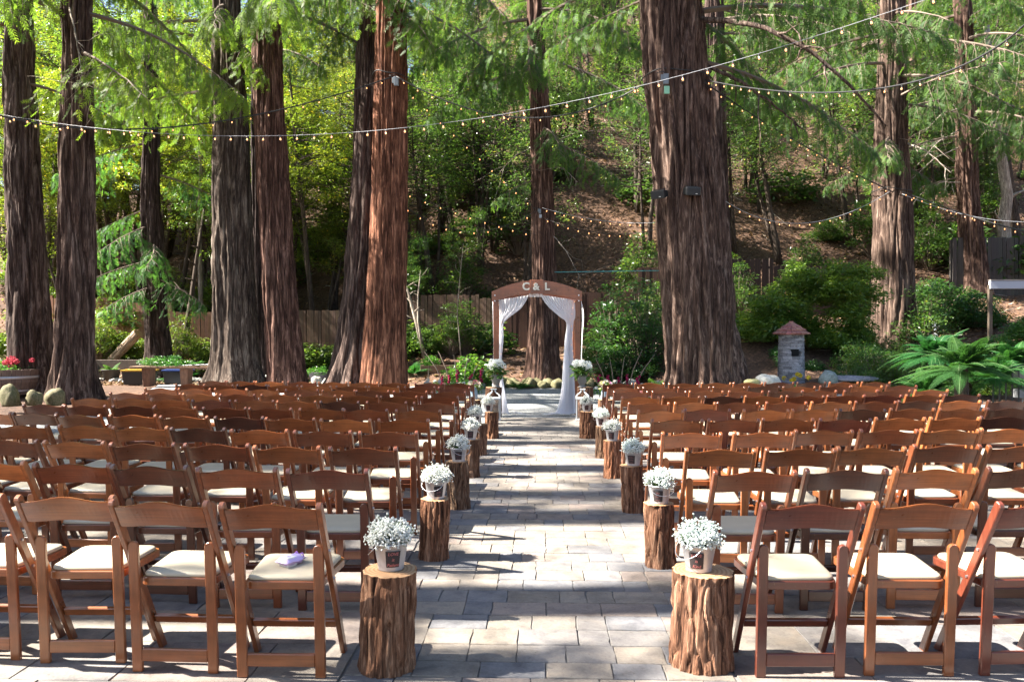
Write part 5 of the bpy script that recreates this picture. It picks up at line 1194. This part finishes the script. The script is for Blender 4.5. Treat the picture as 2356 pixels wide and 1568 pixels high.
# leaning cut log, pots and ferns along the bank
def log(label, px, py, Y, L, rad, rot):
    c = at(px, py, Y); t = thing('cut_log', label, 'log', (c.x, Y, hz(c.x, Y) + rad * .6), rot); b, s = stump_mesh(rad, L, 99); b.materials[0] = M['bark_pale']; obj('bark', b, None, t, color=(1.3, 1.15, 1.0)); obj('sawn_end', s, None, t)
log('pale cut log leaning against the bank below the orange fence', 258, 812, 28.3, 1.5, .17, (R(10), R(48), 0))
def pot(label, px, pyb, Y, rad, h, col, plant, sc, pcol=(1, 1, 1)):
    c = at(px, pyb, Y); t = thing('potted_plant', label, 'potted plant', (c.x, Y, hz(c.x, Y) - .01)); mb = MB(); mb.lathe([(0, 0), (rad * .72, 0), (rad, h * .93), (rad * 1.06, h * .93), (rad * 1.06, h), (rad * .93, h), (rad * .9, h * .85), (0, h * .85)], 24); obj('pot', mb.mesh('pot', (mat('pot_clay', col, .7),), True), None, t)
    me = plant if not isinstance(plant, tuple) else plant[1]; obj('plant', me, None, t, (0, 0, h * .8), None, sc, pcol)
pot('dark tub of pale ferny plant by the path under the orange fence', 256, 872, 26.2, .3, .36, (.06, .055, .05), FERNS[0], .9, (1.6, 1.4, 1.2))
pot('dark pot of green seedlings between the leaning redwoods', 733, 868, 24.6, .3, .4, (.10, .09, .10), SHRUBS['low'], .75, (.7, 1.2, .7))
pot('white pot of yellowing strappy plant at the left edge', 24, 800, 21.0, .2, .5, (.7, .7, .72), FERNS[0], 1.3, (3.2, 1.9, 1.0))
for k, (px, Y, sc, col) in enumerate([(400, 25.9, 1.4, (.8, 1.1, 1.0)), (440, 26.6, 1.3, (.7, 1.1, 1.1)), (745, 26.0, 1.3, (.6, .9, .7)), (700, 27.2, 1.2, (.6, .9, .7)), (952, 25.6, 1.2, (.6, 1.0, .7)), (20, 24.0, 1.5, (1.5, 1.3, .9))]):
    fern('fern growing on the bank behind the redwood row', at(px, 830, Y).x, Y, sc, k % 2, col, 'bank ferns')
for k, (px, pyb, Y) in enumerate([(785 - 6, 884, 23.8), (728, 880, 24.0), (618, 876, 24.8), (752, 884, 23.4)]): px_rock('grey garden rock between the redwood bases', px - 12, px + 12, pyb, Y, 16, k=k, group='rocks between redwoods')
rw = np.random.default_rng(12)
for k in range(26):
    px = 225 + k * 10.5; Y = 26.0 + rw.normal(0, .15); c = at(px, 870, Y); s = rw.uniform(.06, .12); rock('small pale stone in the row edging the path', c.x, Y, s * 1.3, s, s * .8, k, False, k, 'stones edging the path', (1.3, 1.3, 1.35))

# ---------------------------------------------------------------- behind the arch: saplings, shrub, stones, flowers
for k in range(17):
    px = 1135 + k * 14 + rw.normal(0, 3); Y = 23.7 + rw.normal(0, .12); c = at(px, 880, Y); s = rw.uniform(.12, .22); rock('mossy border stone behind the gravel in front of the slim redwood', c.x, Y, s * 1.25, s, s * 1.0, k, True, k * 1.3, 'mossy border stones', (.62, .6, .55))
for k in range(9):
    px = [1040, 1062, 1085, 1110, 1390, 1420, 1450, 1480, 1510][k]; Y = 23.4; c = at(px, 885, Y); s = rw.uniform(.10, .2); rock('grey border stone edging the flower beds either side of arch', c.x, Y, s * 1.3, s, s, k, False, k, 'grey border stones')
def sapling(label, pts, Y, r0, m, twigs=6, seed=0, leaves=None):
    P = np.array([at(px, py, Y) for px, py in pts]); b = Vector(P[0]); b.z = hz(b.x, Y) - .05; t = thing('sapling', label, 'sapling', b); r = np.random.default_rng(seed)
    P[0][2] = b.z; mb = MB(); Q = P - np.array(b); mb.tube(Q, np.linspace(r0, r0 * .35, len(Q)), 7); obj('trunk', mb.mesh('trunk', (m,), True), None, t)
    for k in range(twigs):
        f = .35 + .65 * k / twigs; i = f * (len(Q) - 1); q = Q[int(i)] + (Q[min(len(Q) - 1, int(i) + 1)] - Q[int(i)]) * (i % 1); a = r.uniform(0, 6.28); e = q + np.array((math.cos(a), math.sin(a) * .6, r.uniform(.1, .6))) * r.uniform(.3, .9)
        mt = MB(); mt.tube([q, (q + e) / 2 + r.normal(0, .05, 3), e], [r0 * .3, r0 * .2, .003], 4); obj('twig', mt.mesh('twig', (m,), True), None, t)
    if leaves:
        kind, sc, col, dz = leaves; obj('crown', SHRUBS[kind][1], None, t, tuple(Q[-1] + np.array((0, 0, dz))), None, sc, col)
sapling('pale leaning sapling trunk left of the arch fence', [(978, 800), (958, 740), (944, 690), (930, 640)], 26.8, .085, M['bark_pale'], 5, 1, ('airy', .40, (.8, 1.1, .8), -1.6))
sapling('thin pale curving sapling beside the leaning one', [(975, 805), (962, 735), (962, 680), (968, 620)], 26.7, .05, M['bark_pale'], 6, 2)
sapling('thin bare sapling in front of the dark reddish fence', [(1062, 860), (1058, 790), (1052, 720), (1058, 640), (1066, 560)], 26.2, .028, M['bark_pale'], 9, 3, ('airy', .34, (.9, 1.1, .7), -1.5))
sapling('young broad-leaved plant on a single stalk left of the arch', [(985, 875), (986, 850), (990, 832)], 24.4, .02, M['bark_pale'], 0, 4, ('broad', .28, (.9, 1.5, .8), -.12))
sapling('dark thin trunk leaning behind the bench', [(418, 790), (432, 740), (440, 690), (452, 600), (470, 480)], 28.6, .13, M['bark_dark'], 7, 5, ('airy', .6, (1.2, 1.25, .8), -2.5))
sapling('slim pale trunk rising behind the lichen-grey redwood', [(464, 640), (458, 520), (462, 400), (456, 280), (466, 160)], 31.5, .10, M['bark_pale'], 9, 6)
sapling('mottled grey trunk at the far right fence', [(2330, 690), (2320, 600), (2308, 520), (2318, 450), (2300, 330), (2285, 190), (2270, 60)], 30.8, .30, M['bark_pale'], 5, 7)
sapling('black leaning trunk beside the mottled grey one', [(2330, 640), (2334, 520), (2322, 420), (2312, 300)], 31.6, .30, M['bark_dark'], 3, 8)
shrub('broad', 'glossy rhododendron left of the arch', 1085, 868, 23.9, .88, (1.0, 1.35, .8))
shrub('fine', 'low leafy plant among the border stones left of arch', 1035, 880, 23.9, .5, (.8, 1.2, .8)); shrub('low', 'pale green ground plant by the left flower bed', 1010, 884, 23.6, .6, (1.1, 1.4, .9))
fern('fern at the foot of the slim redwood by the arch', at(1195, 850, 23.2).x, 23.2, 1.1, 0, (1.1, 1.2, .9)); fern('fern behind the right flower bed near the arch', at(1390, 850, 24.3).x, 24.3, 1.3, 0, (1.0, 1.1, .9))
fern('bright fern hugging the left flank of the massive redwood', at(1522, 830, 20.3).x, 20.3, 1.5, 0, (1.7, 1.5, 1.1)); fern('low fern at the massive redwood root', at(1490, 880, 20.4).x, 20.4, 1.0, 1, (1.2, 1.3, 1.0))
shrub('tall', 'dark evergreen shrub right of the arch against the fence', 1410, 800, 26.4, 1.35, (.5, .75, .7)); shrub('tall', 'glossy bluish-leaved shrub beside the massive redwood', 1478, 760, 25.2, 1.5, (.75, 1.0, 1.05)); shrub('dense', 'dark conifer-green bush in the bed right of the arch', 1450, 830, 25.0, 1.2, (.5, .8, .75)); shrub('dense', 'dark bush behind the right flower bed', 1385, 840, 26.0, 1.0, (.45, .7, .65))
# flower arrangements with twigs either side of the arch
def arrangement(label, px, Y, seed):
    c = at(px, 905, Y); t = thing('flower_arrangement', label, 'flower arrangement', (c.x, Y, 0)); r = np.random.default_rng(seed)
    for k in range(6):
        a = (k - 2.5) * .25; L = r.uniform(.75, 1.15); mt = MB(); P = [(k * .12 - .3, 0, .05), (k * .14 - .35 + math.sin(a) * L * .4, .02, .4 + L * .3), (k * .14 - .35 + math.sin(a) * L * .9, .05, .35 + L * .75)]; mt.tube(P, [.016, .012, .005], 5); obj('branch', mt.mesh('branch', (M['twig'],), True), None, t)
    for k in range(5):
        mf = MB(); x = -.45 + k * .22 + r.normal(0, .04); h = r.uniform(.5, .8)
        mf.tube([(x, 0, .1), (x, 0, h)], .006, 4, m=1)
        for q in range(7): blossom_head(mf, (x + r.normal(0, .02), r.normal(0, .02), h - .05 * q), .03, 12, r, .026)
        obj('flower_spike', mf.mesh('flower_spike', (M['petal'], M['stem'])), None, t, color=(.36, .02, .09))
    s, f = SHRUBS['low']; obj('greenery', f, None, t, (0, 0, .1), None, (1.1, .7, 1.0), (.9, 1.4, 1.0))
    mf = MB()
    for k in range(12): blossom_head(mf, (r.uniform(-.55, .55), -.2 + r.normal(0, .05), .28 + r.normal(0, .06)), .035, 16, r, .02)
    obj('white_blooms', mf.mesh('white_blooms', (M['petal_white'],)), None, t)
arrangement('crimson flower spikes and bare branches left of the arch', 1060, 19.5, 5); arrangement('crimson flower spikes and bare branches right of the arch', 1420, 18.6, 6)
def floret(label, px, pyb, Y, col, n=9, spread=.3, h=.3, seed=0):
    c = at(px, pyb, Y); t = thing('flower_clump', label, 'flowers', (c.x, Y, hz(c.x, Y))); r = np.random.default_rng(seed); mf = MB()
    for k in range(n): blossom_head(mf, (r.normal(0, spread * .5), r.normal(0, spread * .3), h + r.normal(0, .05)), .05, 20, r, .028)
    obj('blooms', mf.mesh('blooms', (M['petal'],)), None, t, color=col); obj('leaves', SHRUBS['low'][1], None, t, scale=(spread * 1.6, spread * 1.3, h * 2.2), color=(.8, 1.3, .9))
floret('pale pink flower clump by the massive redwood root', 1495, 890, 18.2, (.62, .30, .30), 10, .4, .25, 1); floret('red flowers beside the stone lantern tower', 1752, 862, 19.2, (.70, .03, .03), 5, .2, .5, 2); floret('yellow flowers at the foot of the stone lantern tower', 1825, 862, 19.0, (.70, .55, .05), 7, .28, .5, 3); floret('white flowers in the bed left of the arch', 1000, 885, 23.2, (.8, .8, .78), 10, .6, .15, 4); floret('magenta flowers at the right edge by the white wall', 2352, 925, 12.8, (.72, .10, .30), 12, .3, .35, 5); floret('lilac flowers beside the red ones near the stone tower', 1788, 858, 19.1, (.40, .34, .66), 5, .2, .5, 6)

# ---------------------------------------------------------------- right: stone lantern tower, stone bench, shrubs, tree fern
def tower():
    Y = 20.0; c = at(1820, 868, Y); z0 = hz(c.x, Y) - .05; t = thing('stone_lantern_tower', 'round slate tower with clay-tiled roof and square opening', 'stone lantern', (c.x, Y, z0)); r = np.random.default_rng(4)
    H_ = 1.32; z = 0; mb = MB(); mb.lathe([(.29, 0), (.27, H_)], 20); obj('core', mb.mesh('core', (mat('dark_mortar', (.05, .05, .05), .95),)), None, t)
    stones = []
    for k in range(4): 
        m_ = MB(); V = []; n = 6
        for zz, s in ((-.5, .93), (-.3, 1), (.3, 1), (.5, .93)):
            for q in ((-.5, 0), (.0, -.16), (.5, 0), (.5, .6), (-.5, .6)): V.append((q[0] * s + r.normal(0, .03), q[1] * s + r.normal(0, .05), zz + r.normal(0, .04)))
        Q = [(i * 5 + j, i * 5 + (j + 1) % 5, (i + 1) * 5 + (j + 1) % 5, (i + 1) * 5 + j) for i in range(3) for j in range(5)]; m_.add(V, Q, [(15, 16, 17), (15, 17, 18), (15, 18, 19), (0, 2, 1), (0, 3, 2), (0, 4, 3)]); stones.append(m_.mesh('stone', (M['slate'],)))
    while z < H_:
        h = r.uniform(.045, .085); rad = .315 - .03 * z / H_; a = r.uniform(0, 1); end = a + 6.283
        while a < end - .1:
            w = r.uniform(.12, .24); am = a + w / rad / 2
            hole = abs(((am + math.pi / 2 + .05 + math.pi) % (2 * math.pi)) - math.pi) < .26 and .76 < z < .93
            if not hole:
                g = r.uniform(.6, 1.5); obj('stone', stones[int(r.integers(0, 4))], None, t, (rad * math.cos(am), rad * math.sin(am), z + h / 2), (r.normal(0, .05), r.normal(0, .05), am + math.pi / 2), (w * .98, .09, h * .95), (g, g * .98, g))
            a += w / rad
        z += h
    mb = MB(); mb.box((0, -.2, .865), (.17, .25, .17)); obj('opening', mb.mesh('opening', (mat('void_shade', (.004, .004, .004), 1.0),)), None, t)  # near-black block stands in for the shade inside the opening
    for ring, (r0, z1, n) in enumerate(((.43, H_ + .03, 22), (.33, H_ + .11, 17), (.22, H_ + .18, 12), (.11, H_ + .24, 7))):
        m_ = MB(); w = 2 * math.pi * r0 / n * .96; m_.add([(-w / 2, -.02, -.03), (w / 2, -.02, -.03), (w * .36, .15, .055), (-w * .36, .15, .055), (-w / 2, -.02, -.005), (w / 2, -.02, -.005), (w * .36, .15, .08), (-w * .36, .15, .08)], [(0, 3, 2, 1), (4, 5, 6, 7), (0, 1, 5, 4), (1, 2, 6, 5), (2, 3, 7, 6), (3, 0, 4, 7)]); tm = m_.mesh('roof_tile', (M['tile'],))
        for k in range(n):
            a = 2 * math.pi * (k + ring * .5) / n; g = r.uniform(.75, 1.3); obj('roof_tile', tm, None, t, (r0 * math.cos(a), r0 * math.sin(a), z1 + r.normal(0, .006)), (0, 0, a + math.pi / 2), None, (g, g * r.uniform(.8, 1.1), g))
    mb = MB(); mb.lathe([(.36, H_ - .02), (.30, H_ + .1), (.12, H_ + .25), (.05, H_ + .30), (0, H_ + .31)], 20); obj('roof_bed', mb.mesh('roof_bed', (M['tile'],)), None, t)
tower()
def cairn():
    Y = 19.0; c = at(1910, 884, Y); z0 = hz(c.x, Y) - .05; t = thing('slate_cairn', 'mound of stacked slate topped by a pointed rock', 'stone cairn', (c.x, Y, z0)); r = np.random.default_rng(9)
    for k in range(34):
        f = k / 34; z = .02 + f * .36; rad = .38 * (1 - f * .75); a = k * 2.399; obj('slate', ROCKS[k % 3], None, t, (rad * math.cos(a), rad * .7 * math.sin(a), z), (r.normal(0, .1), r.normal(0, .1), r.uniform(0, 6)), (.2 * r.uniform(.7, 1.2), .16, .05), (.7, .72, .8))
    obj('peak', rock_mesh(21, M['rock'], 2), None, t, (-.04, 0, .46), (.2, .1, .4), (.24, .2, .24), (.6, .75, .85))
    c2 = at(1972, 880, Y + .2); t2 = thing('stone_bench', 'thick slate slab bench on stubby log legs', 'stone bench', (c2.x, Y + .2, hz(c2.x, Y + .2) - .05)); obj('slab', rock_mesh(22, M['slate'], 3), None, t2, (-.12, 0, .42), None, (.56, .25, .10), (.85, .85, .95))
    b, s = stump_mesh(.12, .36, 33)
    for x in (-.38, .12): obj('leg', b, M['stump_bark'], t2, (x, 0, 0), color=(1.2, 1.1, 1.0))
cairn()
px_rock('pale pointed rock at the right foot of massive redwood', 1738, 1795, 884, 18.4, 24, k=1, col=(1.3, 1.35, 1.4)); px_rock('flat mossy rock beside the massive redwood', 1712, 1750, 884, 18.3, 14, k=2, mossy=True, col=(1.3, 1.3, 1.2))
fern('feathery fern bed below the stone tower', at(1795, 878, 18.7).x, 18.7, 1.35, 0, (.9, 1.1, 1.2)); fern('second feathery fern below the stone tower', at(1830, 882, 18.5).x, 18.5, 1.2, 1, (.9, 1.1, 1.2)); fern('bright sword fern between the tower and the hedge', at(1925, 830, 20.4).x, 20.4, 1.4, 1, (1.2, 1.3, .9)); fern('small fern high on the bank behind massive redwood', at(1712, 760, 25.6).x, 25.6, 1.0, 1, (.8, 1.1, .9))
# the big broad-leaved shrub: several leaders
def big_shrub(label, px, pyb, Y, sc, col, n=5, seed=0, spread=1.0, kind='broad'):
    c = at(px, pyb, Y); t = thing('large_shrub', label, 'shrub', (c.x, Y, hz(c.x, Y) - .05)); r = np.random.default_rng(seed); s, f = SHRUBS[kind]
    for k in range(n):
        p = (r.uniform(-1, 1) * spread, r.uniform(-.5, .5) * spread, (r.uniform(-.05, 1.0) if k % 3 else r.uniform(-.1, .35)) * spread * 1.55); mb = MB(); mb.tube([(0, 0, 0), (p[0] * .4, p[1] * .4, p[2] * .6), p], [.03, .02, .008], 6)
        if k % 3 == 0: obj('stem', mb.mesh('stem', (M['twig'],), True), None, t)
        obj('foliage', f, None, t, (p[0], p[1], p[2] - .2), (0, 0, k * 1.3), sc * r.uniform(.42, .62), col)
big_shrub('large sun-tinted glossy-leaved shrub between the stone tower and azaleas', 1865, 780, 23.4, 1.15, (1.6, 1.6, 1.0), 34, 3, 1.65)  # leaf tint brightened in place of sun falling on it
big_shrub('leafy shrub with loose bright leaves by the white shelf', 2320, 760, 20.5, .95, (.8, 1.15, .9), 14, 4, 1.1)
big_shrub('low blue-green shrub under the large glossy one', 1845, 840, 21.6, .7, (.55, .9, .85), 3, 5, .5)
shrub('dense', 'bushy dark shrub behind the azalea-side redwood', 2150, 740, 28.0, 1.7, (.6, .85, .8)); shrub('tall', 'pale-tipped young conifer beside the azalea-side redwood', 2130, 740, 25.2, 1.2, (.9, 1.1, .95)); shrub('dense', 'dark undergrowth bush below the tall redwood', 2235, 730, 27.5, 1.3, (.5, .75, .7))
for k, (px, pyb, Y, sc) in enumerate([(1960, 860, 19.6, .95), (2010, 850, 20.4, 1.1), (2065, 855, 19.8, 1.1), (2110, 830, 21, 1.2), (2180, 820, 22, 1.3), (2240, 800, 22.5, 1.3), (1990, 830, 21.8, 1.2), (2060, 815, 22.6, 1.2), (2290, 815, 21.5, 1.2), (2140, 870, 18.6, .9), (2260, 860, 19.5, 1.0)]):
    shrub('fine', ['sunlit', 'dull green', 'pale-tipped', 'low', 'tall', 'rounded', 'spreading', 'upper', 'far', 'front', 'fern-side'][k] + ' azalea mound in the hedge beside the stone bench', px, pyb, Y, sc, (1.05, 1.15, .8) if k % 3 else (.8, 1.05, .85), 'azalea hedge')
fl = fern_mesh(7, 40, 1.2, (.0, 1.25), .95, 40, .17)
def tree_fern():
    c = at(2212, 915, 14.6); t = thing('tree_fern', 'large spreading tree fern in a tub behind the last chairs', 'tree fern', (c.x, 14.6, 0)); obj('fronds', fl, None, t, (0, 0, .92), None, 1.0, (.7, .82, .75))
    mb = MB(); mb.lathe([(.10, .3), (.12, .5), (.10, .95), (0, .97)], 14); obj('stem', mb.mesh('stem', (M['bark_dark'],), True), None, t); mb = MB(); mb.lathe([(0, 0), (.24, 0), (.32, .34), (.34, .34), (.34, .38), (.29, .38), (0, .34)], 28); obj('tub', mb.mesh('tub', (mat('blue_glaze', (.05, .08, .14), .3),), True), None, t)
tree_fern()
for lab, px, Y, z, sc, col in (('broad fern mass left of the tubbed tree fern', 2130, 15.6, .4, .85, (.7, .9, .85)), ('dark high-reaching ferns behind the tubbed tree fern', 2150, 17.0, 1.1, .95, (.5, .85, .85)), ('fern mass between the tubbed tree fern and iron gate', 2290, 15.4, .7, .85, (.65, .95, .9)), ('ferns crowding behind the iron gate', 2330, 17.2, .9, .85, (.6, .9, .85))):
    c = at(px, 900, Y); t = thing('fern', lab, 'fern', (c.x, Y, 0), (0, 0, px)); obj('fronds', fl, None, t, (0, 0, z), None, sc, col)
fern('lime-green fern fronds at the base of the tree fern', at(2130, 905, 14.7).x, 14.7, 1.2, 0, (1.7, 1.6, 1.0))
big_shrub('loose yellowish shrub at the far left behind the barrel', -10, 800, 24.5, .95, (1.7, 1.5, .9), 14, 14, 1.2); big_shrub('leafy green bush between the first two redwoods', 118, 790, 26.5, .95, (1.2, 1.35, .9), 12, 15, 1.1)
# undergrowth: bushes along the fences and up the slope
ru = np.random.default_rng(91)
for k in range(95):
    if k < 34: px = 230 + 1500 * ((k * .618) % 1); Y = ru.uniform(27.0, 28.0) + (1.2 if px < 480 else 0); kind = ['tall', 'broad', 'dense'][k % 3]; sc = ru.uniform(.7, 1.05); lab = {'tall': 'upright', 'broad': 'large-leaved', 'dense': 'dense'}[kind] + ' bush against the fence foot '
    else: px = 60 + 2280 * ((k * .618) % 1); Y = 31 + 12 * ru.random() ** 1.5; kind = ['tall', 'dense', 'tall', 'broad'][k % 4]; sc = ru.uniform(1.0, 1.7); lab = {'tall': 'upright', 'broad': 'large-leaved', 'dense': 'dense'}[kind] + ' undergrowth bush '
    if 1130 < px < 1345 and Y < 28.6: continue
    if Y > 30 and (1290 < px < 1480 or 1690 < px < 2010) and k % 3: continue
    x = at(px, 800, Y).x; lft = float(1 - sm(-12, 0, x)); g = ru.uniform(.8, 1.2); t = thing('undergrowth_bush', lab + slope_place(x, max(Y, 31)).replace('low on the slope ', ''), 'bush', (x, Y, hz(x, Y) - .06), (0, 0, k * 1.7), 'undergrowth bushes'); s_, f_ = SHRUBS[kind]
    obj('stems', s_, None, t, scale=sc); obj('foliage', f_, None, t, scale=sc, color=(g * (.85 + .5 * lft), g * (1.0 + .25 * lft), g * .8))  # tint lighter to the left, carrying the brighter light there
# wall, gate and shelf at the right edge
def wall():
    Y = 17.5; c = at(2356, 918, Y); t = thing('block_wall', 'low white-painted block wall behind the tree fern', 'wall', (c.x, Y, 0)); mb = MB(); mb.box((0, 0, 0), (.385, .19, .185)); bm_ = bevel_mesh(mb.mesh('block', (mat('aged_white_paint', (.2, .2, .21), .8),)), .006, 1)
    for row in range(6):
        for k in range(7): obj('block', bm_, None, t, (.2 + k * .4 - (.2 if row % 2 else 0), 0, .1 + row * .195))
    mb = MB(); mb.box((1.3, 0, 1.23), (2.9, .26, .06)); obj('coping', mb.mesh('coping', (mat('grey_coping', (.13, .13, .14), .8),)), None, t)
wall()
def gate():
    Y = 15.6; c = at(2285, 915, Y); t = thing('iron_gate', 'black iron railing gate beside the tree fern', 'gate', (c.x, Y, 0)); mb = MB(); mb.box((0, 0, .5), (.022, .022, .95)); bm_ = mb.mesh('bar', (M['black'],))
    for k in range(8): obj('bar', bm_, None, t, (k * .12, 0, 0))
    mb = MB(); mb.box((.42, 0, 0), (.92, .035, .035)); rm = mb.mesh('rail', (M['black'],))
    for z in (.06, .95): obj('rail', rm, None, t, (0, 0, z))
gate()
def shelf():
    Y = 24.0; c = at(2320, 655, Y); z0 = hz(c.x, Y); t = thing('garden_shelf', 'white beam shelf on a post beyond the leafy shrub', 'shelf', (c.x, Y, z0)); h = c.z - z0
    mb = MB(); mb.box((.45, 0, h), (2.0, .12, .24)); obj('beam', bevel_mesh(mb.mesh('beam', (mat('pale_grey_paint', (.42, .44, .5), .6),)), .01, 1), None, t); mb = MB(); mb.box((.45, 0, h + .14), (2.0, .16, .03)); obj('top_board', mb.mesh('top_board', (M['board_x'],)), None, t, color=(.3, .28, .26))
    for x in (-.5, 1.3): mb = MB(); mb.box((x, .05, h / 2), (.1, .1, h)); obj('post', mb.mesh('post', (M['board_z'],)), None, t, color=(.1, .08, .06))
shelf()
# garden fountain: thin broken streams of water
def fountain():
    Y = 17.2; c = at(2150, 905, Y); t = thing('water_fountain', 'small water jets splashing behind the last chairs by the tree fern', 'fountain', (c.x, Y, hz(c.x, Y))); r = np.random.default_rng(2)
    mb = MB(); mb.lathe([(0, .0), (.4, .0), (.45, .12), (.42, .13), (.38, .06), (0, .05)], 24); obj('basin', mb.mesh('basin', (M['rock'],), True), None, t)
    wm = mat('water', (.9, .95, 1.0), .05); wm.node_tree.nodes['Principled BSDF'].inputs['Transmission Weight'].default_value = .7; wm.node_tree.nodes['Principled BSDF'].inputs['IOR'].default_value = 1.33
    oc = np.array([(1, 0, 0), (0, 1, 0), (-1, 0, 0), (0, -1, 0), (0, 0, 1.6), (0, 0, -1.6)]); ot = [(0, 1, 4), (1, 2, 4), (2, 3, 4), (3, 0, 4), (1, 0, 5), (2, 1, 5), (3, 2, 5), (0, 3, 5)]; mw = MB()
    for k in range(300):
        a = r.uniform(0, 6.28); f = r.random(); h = .1 + 1.75 * f if k < 170 else .1 + .5 * f; rad = (.05 + .04 * f) * r.random() if k < 170 else .25 * r.random() ; mw.add(oc * r.uniform(.004, .010) + np.array((rad * math.cos(a) - (.35 if k < 170 else 0) * 0, rad * math.sin(a), h)), None, ot)
    for k in range(7): a = k * .9; mw.tube([(0, 0, .05), (.04 * math.cos(a), .04 * math.sin(a), .35), (.12 * math.cos(a), .12 * math.sin(a), .42), (.2 * math.cos(a), .2 * math.sin(a), .2)], .006, 5)
    obj('water_jets', mw.mesh('water_jets', (wm,), True), None, t)
fountain()
